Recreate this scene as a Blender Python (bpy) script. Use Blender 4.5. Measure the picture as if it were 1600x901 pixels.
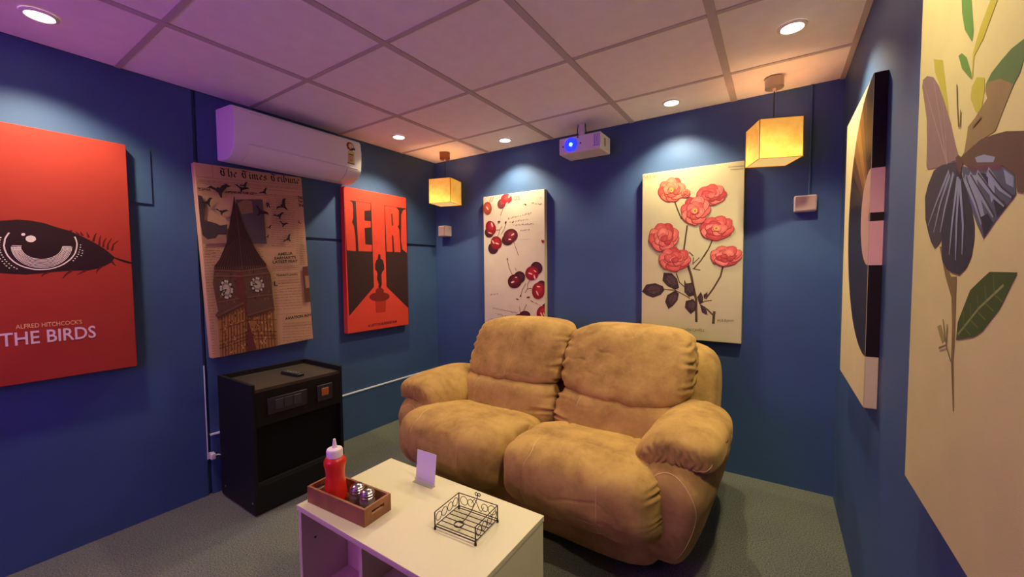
import bpy, bmesh, math, random
from mathutils import Vector, Matrix, noise

# ------------------------------------------------------------------ scene, camera, light
for o in list(bpy.data.objects):
    bpy.data.objects.remove(o)
SC = bpy.context.scene
COL = SC.collection
SC.view_settings.view_transform = 'Standard'
SC.view_settings.look = 'None'
SC.view_settings.gamma = 1.0
SC.view_settings.use_curve_mapping = False
SC.view_settings.exposure = 1.0

W, H, FRONT = 3.02, 2.306, -4.4          # room width, ceiling height, y of the screen wall
CAM = Vector((2.734, -2.831, 1.296))
YAW, PITCH, ROLL = math.radians(33.438), math.radians(-2.715), math.radians(-0.489)
cam_data = bpy.data.cameras.new('camera')
cam_data.sensor_width = 36.0
cam_data.lens = 627.2 / 1600 * 36
cam_data.clip_start = 0.02
cam = bpy.data.objects.new('camera', cam_data)
COL.objects.link(cam)
_f = Vector((-math.sin(YAW) * math.cos(PITCH), math.cos(YAW) * math.cos(PITCH), math.sin(PITCH)))
_r = Vector((math.cos(YAW), math.sin(YAW), 0))
_u = _r.cross(_f)
_r2 = math.cos(ROLL) * _r + math.sin(ROLL) * _u
_u2 = -math.sin(ROLL) * _r + math.cos(ROLL) * _u
cam.matrix_world = Matrix(((_r2.x, _u2.x, -_f.x, CAM.x), (_r2.y, _u2.y, -_f.y, CAM.y), (_r2.z, _u2.z, -_f.z, CAM.z), (0, 0, 0, 1)))
SC.camera = cam

world = bpy.data.worlds.new('world')
SC.world = world
world.use_nodes = True
world.node_tree.nodes['Background'].inputs[0].default_value = (0.02, 0.02, 0.03, 1)
world.node_tree.nodes['Background'].inputs[1].default_value = 1.0

# strengths of the lamps the room has
DOWN_W = 38.0            # each recessed downlight
BEAM_W = 2000.0           # projector beam
SHADE_E = 1.5            # glow of the paper lampshades
DOWNLIGHTS = [(0.304, -2.492), (0.326, -0.721), (0.942, -0.199), (2.176, -0.202), (2.768, -0.723),
              (2.768, -1.90)]

# ------------------------------------------------------------------ helpers
def lin(c):
    return tuple(((v / 255) / 12.92 if v / 255 <= 0.04045 else ((v / 255 + 0.055) / 1.055) ** 2.4) for v in c)

def link(o, parent=None):
    COL.objects.link(o)
    if parent is not None:
        o.parent = parent
    return o

def thing(name, label, cat, loc=(0, 0, 0), rotz=0.0, group=None, rot=None):
    o = bpy.data.objects.new(name, None)
    o.empty_display_size = 0.05
    link(o)
    o.location = loc
    o.rotation_euler = rot if rot else (0, 0, rotz)
    o['label'] = label
    o['category'] = cat
    if group:
        o['group'] = group
    return o

def tag(o, label, cat, group=None):
    o['label'] = label
    o['category'] = cat
    if group:
        o['group'] = group
    return o

def mesh_obj(name, verts, faces, mat, parent=None, smooth=False, kind=None):
    me = bpy.data.meshes.new(name)
    me.from_pydata([tuple(v) for v in verts], [], faces)
    me.update()
    if mat is not None:
        me.materials.append(mat)
    if smooth:
        for p in me.polygons:
            p.use_smooth = True
    o = link(bpy.data.objects.new(name, me), parent)
    if kind:
        o['kind'] = kind
    return o

def bm_obj(name, bm, mat, parent=None, smooth=False, kind=None, sharp=35, axis_flat=False):
    bmesh.ops.recalc_face_normals(bm, faces=bm.faces)
    me = bpy.data.meshes.new(name)
    if smooth:
        for f in bm.faces:
            f.smooth = not (axis_flat and max(abs(c) for c in f.normal) > 0.9995)
        for e in bm.edges:
            if len(e.link_faces) == 2 and e.calc_face_angle(0) > math.radians(sharp):
                e.smooth = False
    bm.to_mesh(me)
    bm.free()
    if isinstance(mat, (list, tuple)):
        for m in mat:
            me.materials.append(m)
    elif mat is not None:
        me.materials.append(mat)
    o = link(bpy.data.objects.new(name, me), parent)
    if kind:
        o['kind'] = kind
    return o

def add_box(bm, x0, x1, y0, y1, z0, z1, bevel=0.0, seg=2):
    vs = [bm.verts.new(p) for p in ((x0, y0, z0), (x1, y0, z0), (x1, y1, z0), (x0, y1, z0), (x0, y0, z1), (x1, y0, z1), (x1, y1, z1), (x0, y1, z1))]
    fs = [bm.faces.new([vs[i] for i in f]) for f in ((3, 2, 1, 0), (4, 5, 6, 7), (0, 1, 5, 4), (1, 2, 6, 5), (2, 3, 7, 6), (3, 0, 4, 7))]
    if bevel > 0:
        es = list({e for f in fs for e in f.edges})
        bmesh.ops.bevel(bm, geom=es, offset=bevel, segments=seg, affect='EDGES', profile=0.5)
    return bm

def box(name, x0, x1, y0, y1, z0, z1, mat, parent=None, bevel=0.0, kind=None, seg=2):
    bm = bmesh.new()
    add_box(bm, min(x0, x1), max(x0, x1), min(y0, y1), max(y0, y1), min(z0, z1), max(z0, z1), bevel, seg)
    return bm_obj(name, bm, mat, parent, smooth=bevel > 0, kind=kind, sharp=60, axis_flat=True)

def add_lathe(bm, prof, n=24, cx=0, cy=0):
    rings = []
    for r, z in prof:
        if r < 1e-6:
            rings.append([bm.verts.new((cx, cy, z))])
        else:
            rings.append([bm.verts.new((cx + r * math.cos(2 * math.pi * i / n), cy + r * math.sin(2 * math.pi * i / n), z)) for i in range(n)])
    for a, b in zip(rings[:-1], rings[1:]):
        if len(a) == 1 and len(b) == 1:
            continue
        for i in range(n):
            j = (i + 1) % n
            if len(a) == 1:
                bm.faces.new((a[0], b[i], b[j]))
            elif len(b) == 1:
                bm.faces.new((a[i], a[j], b[0]))
            else:
                bm.faces.new((a[i], a[j], b[j], b[i]))
    return bm

def lathe(name, prof, mat, parent=None, n=24, cx=0, cy=0, smooth=True, sharp=35):
    return bm_obj(name, add_lathe(bmesh.new(), prof, n, cx, cy), mat, parent, smooth, sharp=sharp)

def add_tube(bm, pts, r, n=8, closed=False, taper=None):
    pts = [Vector(p) for p in pts]
    m = len(pts)
    rings = []
    prev = None
    for i, p in enumerate(pts):
        if closed:
            t = (pts[(i + 1) % m] - pts[i - 1])
        else:
            t = pts[min(i + 1, m - 1)] - pts[max(i - 1, 0)]
        t.normalize()
        if prev is None:
            ref = Vector((0, 0, 1)) if abs(t.z) < 0.9 else Vector((1, 0, 0))
            a = t.cross(ref).normalized()
        else:
            a = (prev - t * prev.dot(t)).normalized()
        prev = a
        b = t.cross(a)
        rr = r if taper is None else r * taper[i]
        rings.append([bm.verts.new(p + rr * (math.cos(2 * math.pi * k / n) * a + math.sin(2 * math.pi * k / n) * b)) for k in range(n)])
    rng = range(m) if closed else range(m - 1)
    for i in rng:
        A, B = rings[i], rings[(i + 1) % m]
        for k in range(n):
            bm.faces.new((A[k], A[(k + 1) % n], B[(k + 1) % n], B[k]))
    if not closed:
        bm.faces.new(rings[0])
        bm.faces.new(rings[-1][::-1])
    return bm

def tube(name, pts, r, mat, parent=None, n=8, closed=False, taper=None):
    return bm_obj(name, add_tube(bmesh.new(), pts, r, n, closed, taper), mat, parent, True, sharp=60)

def add_prism(bm, prof, axis, a, b, bevel=0.0):
    """profile points extruded along axis ('x','y','z') from a to b"""
    def P(p, t):
        return {'x': (t, p[0], p[1]), 'y': (p[0], t, p[1]), 'z': (p[0], p[1], t)}[axis]
    A = [bm.verts.new(P(p, a)) for p in prof]
    B = [bm.verts.new(P(p, b)) for p in prof]
    n = len(prof)
    fs = [bm.faces.new(A), bm.faces.new(B[::-1])]
    for i in range(n):
        fs.append(bm.faces.new((A[i], B[i], B[(i + 1) % n], A[(i + 1) % n])))
    if bevel:
        bmesh.ops.recalc_face_normals(bm, faces=fs)
        es = list({e for f in fs[:2] for e in f.edges})
        bmesh.ops.bevel(bm, geom=es, offset=bevel, segments=3, affect='EDGES', profile=0.5)
    return bm

# ------------------------------------------------------------------ materials
MATS = {}
def mat(name, col, rough=0.6, metal=0.0, var=0.0, scale=8.0, bump=0.0, bscale=200.0, spec=0.5, emit=None, estr=0.0,
        col2=None, detail=4.0, sheen=0.0, alpha=1.0, trans=0.0, coat=0.0):
    if name in MATS:
        return MATS[name]
    m = bpy.data.materials.new(name)
    m.use_nodes = True
    nt = m.node_tree
    N, L = nt.nodes, nt.links
    b = N['Principled BSDF']
    c = lin(col) if max(col) > 1.0 else col
    b.inputs['Base Color'].default_value = (*c, 1)
    b.inputs['Roughness'].default_value = rough
    b.inputs['Metallic'].default_value = metal
    b.inputs['Specular IOR Level'].default_value = spec
    b.inputs['Sheen Weight'].default_value = sheen
    b.inputs['Transmission Weight'].default_value = trans
    b.inputs['Alpha'].default_value = alpha
    b.inputs['Coat Weight'].default_value = coat
    if var > 0 or col2 is not None or bump > 0:
        tc = N.new('ShaderNodeTexCoord')
    if var > 0 or col2 is not None:
        nz = N.new('ShaderNodeTexNoise')
        nz.inputs['Scale'].default_value = scale
        nz.inputs['Detail'].default_value = detail
        L.new(tc.outputs['Object'], nz.inputs['Vector'])
        rp = N.new('ShaderNodeValToRGB')
        rp.color_ramp.elements[0].position = 0.32
        rp.color_ramp.elements[1].position = 0.68
        if col2 is not None:
            c2 = lin(col2) if max(col2) > 1.0 else col2
        else:
            c2 = tuple(min(1, v * (1 + var)) for v in c)
            c = tuple(v * (1 - var) for v in c)
        rp.color_ramp.elements[0].color = (*c, 1)
        rp.color_ramp.elements[1].color = (*c2, 1)
        L.new(nz.outputs['Fac'], rp.inputs['Fac'])
        L.new(rp.outputs['Color'], b.inputs['Base Color'])
        if emit == 'same':
            L.new(rp.outputs['Color'], b.inputs['Emission Color'])
    if bump > 0:
        bz = N.new('ShaderNodeTexNoise')
        bz.inputs['Scale'].default_value = bscale
        bz.inputs['Detail'].default_value = 3.0
        L.new(tc.outputs['Object'], bz.inputs['Vector'])
        bp = N.new('ShaderNodeBump')
        bp.inputs['Strength'].default_value = bump
        bp.inputs['Distance'].default_value = 0.004
        L.new(bz.outputs['Fac'], bp.inputs['Height'])
        L.new(bp.outputs['Normal'], b.inputs['Normal'])
    if emit is not None:
        if emit != 'same':
            e = lin(emit) if max(emit) > 1.0 else emit
            b.inputs['Emission Color'].default_value = (*e, 1)
        b.inputs['Emission Strength'].default_value = estr
    MATS[name] = m
    return m

M_WALL = mat('blue_paint', (60, 86, 124), rough=0.55, var=0.06, scale=3.0, bump=0.10, bscale=160, spec=0.35)
M_GAP = mat('dark_gap', (12, 14, 24), rough=0.8)
M_TILE = mat('ceiling_tile_white', (240, 236, 230), rough=0.9, var=0.025, scale=14, bump=0.25, bscale=260, spec=0.15)
M_TEE = mat('ceiling_tee_white', (188, 179, 172), rough=0.6, spec=0.3)
M_WHITE = mat('white_plastic', (218, 215, 210), rough=0.38, spec=0.5)
M_TRIM = mat('white_trim', (225, 228, 238), rough=0.45)
M_BLACK = mat('black_laminate', (15, 15, 16), rough=0.55, spec=0.3, var=0.12, scale=20, bump=0.06, bscale=300)
M_BLACK2 = mat('black_inside', (9, 9, 10), rough=0.7)
M_BLACKM = mat('black_plastic', (24, 24, 25), rough=0.4)
M_WIRE = mat('dark_bronze_wire', (48, 36, 30), rough=0.4, metal=0.6)
M_CREAM = mat('white_melamine', (206, 198, 160), rough=0.42, var=0.015, scale=5)
M_CREAM_E = mat('edge_banding', (200, 186, 150), rough=0.5)
M_BEIGE = mat('beige_box', (196, 176, 164), rough=0.55, var=0.05, scale=30)

def carpet_mat():
    m = bpy.data.materials.new('carpet')
    m.use_nodes = True
    N, L = m.node_tree.nodes, m.node_tree.links
    b = N['Principled BSDF']
    b.inputs['Roughness'].default_value = 0.95
    b.inputs['Specular IOR Level'].default_value = 0.1
    b.inputs['Sheen Weight'].default_value = 0.15
    tc = N.new('ShaderNodeTexCoord')
    n1 = N.new('ShaderNodeTexNoise'); n1.inputs['Scale'].default_value = 170; n1.inputs['Detail'].default_value = 6
    n2 = N.new('ShaderNodeTexNoise'); n2.inputs['Scale'].default_value = 3.0; n2.inputs['Detail'].default_value = 5
    for n in (n1, n2):
        L.new(tc.outputs['Object'], n.inputs['Vector'])
    r1 = N.new('ShaderNodeValToRGB')
    r1.color_ramp.elements[0].position = 0.35; r1.color_ramp.elements[1].position = 0.7
    r1.color_ramp.elements[0].color = (*lin((64, 68, 62)), 1); r1.color_ramp.elements[1].color = (*lin((120, 122, 106)), 1)
    r2 = N.new('ShaderNodeValToRGB')
    r2.color_ramp.elements[0].position = 0.4; r2.color_ramp.elements[1].position = 0.65
    r2.color_ramp.elements[0].color = (0.92, 0.95, 0.98, 1); r2.color_ramp.elements[1].color = (1.05, 1.03, 0.95, 1)
    mx = N.new('ShaderNodeMix'); mx.data_type = 'RGBA'; mx.blend_type = 'MULTIPLY'; mx.inputs[0].default_value = 1.0
    L.new(n1.outputs['Fac'], r1.inputs['Fac']); L.new(n2.outputs['Fac'], r2.inputs['Fac'])
    L.new(r1.outputs['Color'], mx.inputs[6]); L.new(r2.outputs['Color'], mx.inputs[7])
    L.new(mx.outputs[2], b.inputs['Base Color'])
    bp = N.new('ShaderNodeBump'); bp.inputs['Strength'].default_value = 0.6; bp.inputs['Distance'].default_value = 0.006
    L.new(n1.outputs['Fac'], bp.inputs['Height']); L.new(bp.outputs['Normal'], b.inputs['Normal'])
    return m
M_CARPET = carpet_mat()

def suede_mat():
    m = bpy.data.materials.new('tan_suede')
    m.use_nodes = True
    N, L = m.node_tree.nodes, m.node_tree.links
    b = N['Principled BSDF']
    b.inputs['Roughness'].default_value = 0.85
    b.inputs['Specular IOR Level'].default_value = 0.15
    b.inputs['Sheen Weight'].default_value = 0.25
    b.inputs['Sheen Tint'].default_value = (*lin((235, 190, 120)), 1)
    tc = N.new('ShaderNodeTexCoord')
    n1 = N.new('ShaderNodeTexNoise'); n1.inputs['Scale'].default_value = 7.5; n1.inputs['Detail'].default_value = 8; n1.inputs['Roughness'].default_value = 0.68; n1.inputs['Distortion'].default_value = 0.15
    L.new(tc.outputs['Object'], n1.inputs['Vector'])
    r1 = N.new('ShaderNodeValToRGB')
    cr = r1.color_ramp
    cr.elements[0].position = 0.34; cr.elements[0].color = (*lin((136, 104, 58)), 1)
    cr.elements[1].position = 0.62; cr.elements[1].color = (*lin((176, 141, 80)), 1)
    e = cr.elements.new(0.48); e.color = (*lin((160, 126, 70)), 1)
    L.new(n1.outputs['Fac'], r1.inputs['Fac']); L.new(r1.outputs['Color'], b.inputs['Base Color'])
    n2 = N.new('ShaderNodeTexNoise'); n2.inputs['Scale'].default_value = 24; n2.inputs['Detail'].default_value = 6
    n3 = N.new('ShaderNodeTexNoise'); n3.inputs['Scale'].default_value = 420
    L.new(tc.outputs['Object'], n2.inputs['Vector']); L.new(tc.outputs['Object'], n3.inputs['Vector'])
    ad = N.new('ShaderNodeMath'); ad.operation = 'MULTIPLY_ADD'; ad.inputs[1].default_value = 0.15
    L.new(n3.outputs['Fac'], ad.inputs[0]); L.new(n2.outputs['Fac'], ad.inputs[2])
    bp = N.new('ShaderNodeBump'); bp.inputs['Strength'].default_value = 0.3; bp.inputs['Distance'].default_value = 0.006
    L.new(ad.outputs[0], bp.inputs['Height']); L.new(bp.outputs['Normal'], b.inputs['Normal'])
    return m
M_SUEDE = suede_mat()
M_SEAM = mat('seam_thread', (206, 168, 112), rough=0.8)

# ------------------------------------------------------------------ the room
floor = box('floor', -0.1, W + 0.1, FRONT - 0.1, 0.1, -0.06, 0.0, M_CARPET, kind='structure')
wall_back = box('wall_back', -0.1, W + 0.1, 0.0, 0.1, 0.0, H + 0.06, M_WALL, kind='structure')
wall_right = box('wall_right', W, W + 0.1, FRONT, 0.0, 0.0, H + 0.06, M_WALL, kind='structure')
wall_front = box('wall_front', -0.1, W + 0.1, FRONT - 0.1, FRONT, 0.0, H + 0.06, M_WALL, kind='structure')
wall_left = box('wall_left', -0.12, -0.022, FRONT, 0.0, 0.0, H + 0.06, M_WALL, kind='structure')
box('wall_panel', -0.022, 0.0, FRONT, -1.908, 0.0, H, M_WALL, wall_left, bevel=0.0015)
box('wall_panel', -0.022, 0.0, -1.888, -0.001, 1.532, H, M_WALL, wall_left, bevel=0.0015)
box('wall_panel', -0.022, 0.0, -1.888, -0.001, 0.356, 1.512, M_WALL, wall_left, bevel=0.0015)
box('skirting_panel', -0.022, 0.006, -1.888, -0.001, 0.0, 0.346, M_WALL, wall_left, bevel=0.001)
box('edge_strip', -0.022, 0.009, -1.888, -0.03, 0.3462, 0.3555, M_TRIM, wall_left)
box('edge_strip', -0.004, 0.003, -1.9075, -1.9035, 0.21, 0.76, M_TRIM, wall_left)
box('access_cover', 0.0, 0.007, -2.196, -2.098, 1.652, 1.925, M_WALL, wall_left, bevel=0.001)
box('painted_conduit', -0.0215, -0.012, -1.903, -1.893, 0.3, H - 0.002, M_WALL, wall_left)
tag_conduit = tube('painted_conduit', [(2.877, -0.007, 1.70), (2.877, -0.007, H)], 0.007, M_WALL, wall_back, n=10)

ceiling = box('ceiling', -0.1, W + 0.1, FRONT - 0.1, 0.1, H + 0.02, H + 0.08, M_TILE, kind='structure')
XG = [0.0, 0.635, 1.255, 1.875, 2.496, W]
YG = [0.0] + [-0.406 - 0.6 * k for k in range(7)] + [FRONT]
tile_cache = {}
for i in range(5):
    for j in range(len(YG) - 1):
        x0, x1, y1, y0 = XG[i], XG[i + 1], YG[j], YG[j + 1]
        key = (round(x1 - x0, 3), round(y1 - y0, 3))
        if key not in tile_cache:
            t = box('ceiling_tile', 0.0015, key[0] - 0.0015, 0.0015, key[1] - 0.0015, 0.0, 0.018, M_TILE, ceiling, bevel=0.001, seg=1)
            tile_cache[key] = t
        else:
            t = tile_cache[key].copy()
            link(t, ceiling)
        t.location = (x0, y0, H + 0.0015)
for i in range(1, 5):
    box('main_tee', XG[i] - 0.017, XG[i] + 0.017, FRONT + 0.001, -0.001, H - 0.0025, H + 0.001, M_TEE, ceiling)
for j in range(1, len(YG) - 1):
    for i in range(5):
        box('cross_tee', XG[i] + (0.018 if i else 0.001), XG[i + 1] - (0.018 if i < 4 else 0.02), YG[j] - 0.011, YG[j] + 0.011, H - 0.002, H + 0.001, M_TEE, ceiling)
box('wall_angle', W - 0.022, W - 0.0005, FRONT + 0.001, -0.001, H - 0.004, H + 0.001, M_TEE, ceiling)

# ------------------------------------------------------------------ loveseat
def cube_grid(n):
    idx, verts, faces = {}, [], []
    def vid(p):
        k = tuple(round(c * 1000) for c in p)
        if k not in idx:
            idx[k] = len(verts)
            verts.append(p)
        return idx[k]
    for ax in range(3):
        for s in (-1, 1):
            for i in range(n):
                for j in range(n):
                    q = []
                    for a, b in ((i, j), (i + 1, j), (i + 1, j + 1), (i, j + 1)):
                        u, v = math.tan((2 * a / n - 1) * math.pi / 4), math.tan((2 * b / n - 1) * math.pi / 4)
                        p = [0, 0, 0]
                        p[ax] = s
                        p[(ax + 1) % 3] = u
                        p[(ax + 2) % 3] = v
                        q.append(vid(tuple(p)))
                    faces.append(q if s > 0 else q[::-1])
    return verts, faces

def sq(p, k):
    m = (abs(p[0]) ** k + abs(p[1]) ** k + abs(p[2]) ** k) ** (1.0 / k)
    return [c / m for c in p]

def pillow_fn(c, h, k, deform, amp, seed, extra=None):
    off = Vector((seed * 3.7, seed * 1.3, seed * 2.1))
    def fn(p):
        u = sq(p, k)
        nrm = Vector([math.copysign(abs(a) ** (k - 1), a) / hh for a, hh in zip(u, h)]).normalized()
        P = Vector([cc + a * hh for cc, a, hh in zip(c, u, h)])
        q = P + off
        d = amp * (noise.noise(q * 3.2) * 2.2 + noise.noise(q * 8.0) * 0.7)
        w = noise.noise(Vector((q.x * 6, q.y * 6, q.z * 11)) + Vector((noise.noise(q * 4), 0, noise.noise(q * 4 + off))))
        d -= amp * 1.6 * max(0.0, 1 - abs(w) / 0.07) * max(0.0, noise.noise(q * 3.0 - off) + 0.15)
        if extra:
            d += extra(u)
        P = P + nrm * d
        return Vector(deform(P, u)) if deform else P
    return fn

def pillow(name, c, h, parent, k=4.0, n=26, deform=None, amp=0.003, seed=1, extra=None, m=None, seams=()):
    fn = pillow_fn(c, h, k, deform, amp, seed, extra)
    vs, fs = cube_grid(n)
    o = mesh_obj(name, [fn(v) for v in vs], fs, m or M_SUEDE, parent, smooth=True)
    for path in seams:
        tube('seam', [fn(p) for p in path], 0.0019, M_SEAM, o, n=6)
    return o

def gather(axis, sign, freq, amp, width, along, seed=0.0, skew=1.0):
    """short puckers running in from the stitched end of a cushion"""
    def ex(u):
        t = (u[axis] * sign - (1 - width)) / width
        if t <= 0:
            return 0.0
        a = u[along]
        nz = noise.noise(Vector((a * 3 + seed * 7, u[axis] * 2, u[3 - axis - along] * 1.5 + seed)))
        m = max(0.0, 0.55 + 1.1 * noise.noise(Vector((a * 2.2 - seed * 3, seed, u[3 - axis - along] * 2))))
        return amp * min(1.0, t * 1.2) ** 1.3 * m * math.sin(freq * a + skew * u[3 - axis - along] * 2 + 5 * nz + seed)
    return ex

def groove(axis, pos, depth, wid=0.05):
    return lambda u: -depth * math.exp(-((u[axis] - pos) / wid) ** 2)

def both(*fs_):
    return lambda u: sum(f(u) for f in fs_)

SOFA_X = 1.675
sofa = thing('loveseat_recliner', 'tan suede two-seat recliner sofa with padded arms in the far corner', 'sofa', (SOFA_X, 0, 0), math.radians(-1.0))
box('base_frame', -0.66, 0.66, -1.12, -0.34, 0.012, 0.10, M_BLACKM, sofa, bevel=0.02)
for s in (-1, 1):
    for yy in (-0.42, -1.05):
        lathe('foot', [(0, 0), (0.03, 0), (0.028, 0.02), (0, 0.02)], M_BLACKM, sofa, 14, s * 0.6, yy)
pillow('skirt', (0, -0.80, 0.185), (0.70, 0.43, 0.135), sofa, k=10, n=24, amp=0.0015, seed=3)
def back_def(P, u):
    lean = max(0.0, P.z - 0.3)
    return (P.x * (1.0 - 0.04 * max(0, u[2]) ** 3), P.y + 0.34 * lean, P.z)
pillow('back_shell', (0, -0.47, 0.475), (0.815, 0.15, 0.385), sofa, k=8, n=30, amp=0.002, seed=5, deform=back_def)
for s in (-1, 1):
    xs = s * 0.362
    # footrest and seat rolled into one long cushion
    def seat_def(P, u, s=s):
        t = (P.y + 1.07) / 0.30                       # -1 front .. 1 back
        top = max(0.0, u[2])
        z = P.z + top * (0.030 * math.cos(max(-1.0, min(1.0, (t + 0.45))) * 1.5) - 0.035 * max(0.0, t) ** 1.5)
        fr = max(0.0, -u[1])
        y = P.y - 0.030 * fr * math.cos(u[2] * 1.5) + 0.06 * fr * max(0.0, -u[2]) ** 1.5
        return (P.x, y, z)
    f1 = [(-0.56, a / 12, 1) for a in range(2, -12, -1)] + [(-0.56, -1, b / 12) for b in range(11, -10, -1)]
    f2 = [(0.42, -1, b / 12) for b in range(8, -10, -1)]
    ex = both(gather(0, -s, 19, 0.0110, 0.26, 1, 0.7), gather(0, s, 26, 0.0075, 0.14, 2, 1.9), gather(1, -1, 13, 0.0045, 0.30, 0, 2.0), gather(2, -1, 16, 0.0050, 0.40, 0, 0.3),
              groove(0, -0.56, 0.009, 0.025), groove(0, 0.42, 0.007, 0.025))
    pillow('seat_cushion', (xs, -1.062, 0.335), (0.361, 0.302, 0.155), sofa, k=4.6, n=56, deform=seat_def, amp=0.0050, seed=11 + s, extra=ex, seams=(f1, f2))
    # lumbar cushion
    def lum_def(P, u, s=s):
        return (P.x, P.y - 0.025 * math.cos(u[0] * 1.4) * max(0, -u[1]) + 0.32 * (P.z - 0.5), P.z)
    ex = both(gather(0, -s, 14, 0.0120, 0.42, 2, 0.4), gather(0, s, 11, 0.0085, 0.30, 2, 1.1), groove(0, -0.56, 0.007, 0.03))
    pillow('lumbar_cushion', (xs * 0.975 + 0.025, -0.725, 0.490), (0.354, 0.150, 0.150), sofa, k=4.2, n=44, deform=lum_def, amp=0.0038, seed=21 + s, extra=ex,
           seams=([(-0.56, -1, b / 10) for b in range(9, -9, -1)],))
    # head cushion
    def head_def(P, u, s=s):
        taper = 1.0 - 0.03 * max(0.0, u[2])
        return (xs + (P.x - xs) * taper, P.y - 0.030 * math.cos(u[0] * 1.3) * max(0, -u[1]) * (1 - 0.6 * u[2]) + 0.50 * (P.z - 0.78), P.z)
    ex = both(gather(0, -s, 21, 0.0085, 0.24, 2, 0.2), gather(0, s, 24, 0.0095, 0.22, 2, 2.6), gather(2, -1, 9, 0.0100, 0.60, 0, 1.0, 2.0),
              (groove(0, 0.02, 0.007, 0.025) if s < 0 else groove(2, -1.0, 0.0)))
    sm = ([(0.02, -1, b / 12) for b in range(7, -12, -1)],) if s < 0 else ()
    pillow('head_cushion', (xs * 0.97 + 0.025, -0.605, 0.780), (0.352, 0.130, 0.192), sofa, k=4.4, n=52, deform=head_def, amp=0.0058, seed=31 + s, extra=ex, seams=sm)
    # outer arm: bulging side panel and the pad draped over it
    def arm_def(P, u, s=s):
        low = max(0.0, (0.42 - P.z) / 0.40)
        return (P.x - s * 0.11 * low ** 1.3 * (0.5 + 0.5 * u[0] * s), P.y + 0.07 * low ** 1.5 * max(0, -u[1]), P.z - 0.03 * max(0, u[2]) * (u[0] ** 2))
    ring = [(math.cos(a) * 0.80, -1, math.sin(a) * 0.80) for a in [math.radians(d) for d in range(-50, 231, 8)]]
    pillow('arm_panel', (s * 0.742, -0.79, 0.296), (0.150, 0.450, 0.268), sofa, k=4.0, n=36, deform=arm_def, amp=0.0022, seed=41 + s, seams=(ring,))
    def pad_def(P, u, s=s):
        xi = u[0] * s                                  # +1 outside, -1 inside
        z = P.z - (0.125 * max(0, -xi) ** 2 + 0.035 * max(0, xi) ** 2.5)
        fr = max(0.0, (-u[1] - 0.55) / 0.45)
        z -= 0.022 * fr ** 2
        return (P.x + s * 0.006, P.y, z)
    ex = both(gather(1, -1, 44, 0.0050, 0.15, 0, 0.5, 0.0), gather(1, 1, 15, 0.005, 0.2, 0, 0.0), gather(2, -1, 30, 0.004, 0.45, 1, 0.0))
    pillow('arm_pad', (s * 0.732, -0.905, 0.578), (0.175, 0.275, 0.066), sofa, k=4.6, n=64, deform=pad_def, amp=0.0040, seed=51 + s, extra=ex,
           seams=([(math.cos(a) * 0.98, -1, 0.7 * math.sin(a)) for a in [math.radians(d) for d in range(180, 361, 6)]],))

# ------------------------------------------------------------------ coffee table
TZ = 0.42
TX0, TX1, TY0, TY1 = 1.243, 2.058, -2.055, -1.612
table = thing('coffee_table', 'white melamine coffee table with open shelves in front of the sofa', 'table', ((TX0 + TX1) / 2, (TY0 + TY1) / 2, 0))
tx, ty = (TX1 - TX0) / 2, (TY1 - TY0) / 2
box('table_top', -tx, tx, -ty, ty, TZ - 0.020, TZ, M_CREAM, table, bevel=0.0012)
box('side_panel', -tx + 0.002, -tx + 0.020, -ty + 0.004, ty - 0.004, 0.0, TZ - 0.0205, M_CREAM, table, bevel=0.001)
box('side_panel', tx - 0.020, tx - 0.002, -ty + 0.004, ty - 0.004, 0.0, TZ - 0.0205, M_CREAM, table, bevel=0.001)
box('divider', -0.055, -0.037, -ty + 0.012, ty - 0.012, 0.075, TZ - 0.0205, M_CREAM, table, bevel=0.001)
box('bottom_shelf', -tx + 0.0205, tx - 0.0205, -ty + 0.008, ty - 0.008, 0.055, 0.0745, M_CREAM, table, bevel=0.001)
box('back_panel', -tx + 0.0205, -0.0555, -0.03, -0.018, 0.075, TZ - 0.0205, M_CREAM, table)
box('back_panel', -0.0365, tx - 0.0205, -0.03, -0.018, 0.075, 0.20, M_CREAM, table)
box('shelf', -0.0365, tx - 0.0205, -ty + 0.02, ty - 0.02, 0.222, 0.240, M_CREAM, table, bevel=0.001)
for (yy, zz) in ((-0.165, 0.345), (-0.165, 0.27), (-0.05, 0.345), (-0.05, 0.27)):
    bm = bmesh.new()
    add_tube(bm, [(-tx + 0.0195, yy, zz), (-tx + 0.0212, yy, zz)], 0.0042, 10)
    bm_obj('peg_hole', bm, M_BLACK2, table)
bm = bmesh.new()
add_tube(bm, [(-0.27, -0.0302, 0.335), (-0.27, -0.0315, 0.335)], 0.005, 10)
bm_obj('peg_hole', bm, M_BLACK2, table)

# ------------------------------------------------------------------ black cabinet
CX0, CX1, CY0, CY1, CH = 0.065, 0.47, -1.865, -1.345, 0.705
cab = thing('media_cabinet', 'black cabinet with raised rim and switch plates below the newspaper canvas', 'cabinet', ((CX0 + CX1) / 2, (CY0 + CY1) / 2, 0))
cx, cy = (CX1 - CX0) / 2, (CY1 - CY0) / 2
M_CTOP = mat('worn_cabinet_top', (40, 40, 40), rough=0.4, col2=(70, 58, 46), scale=5)
box('side_panel', -cx, cx, -cy, -cy + 0.018, 0.012, CH, M_BLACK, cab, bevel=0.001)
box('side_panel', -cx, cx, cy - 0.018, cy, 0.012, CH, M_BLACK, cab, bevel=0.001)
box('back_panel', -cx, -cx + 0.015, -cy + 0.0185, cy - 0.0185, 0.012, CH, M_BLACK, cab, bevel=0.001)
box('top_board', -cx + 0.0155, cx, -cy + 0.0185, cy - 0.0185, CH - 0.045, CH - 0.028, M_CTOP, cab)
box('front_fascia', cx - 0.018, cx - 0.001, -cy + 0.0185, cy - 0.0185, 0.475, CH - 0.0455, M_BLACK, cab, bevel=0.001)
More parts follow.
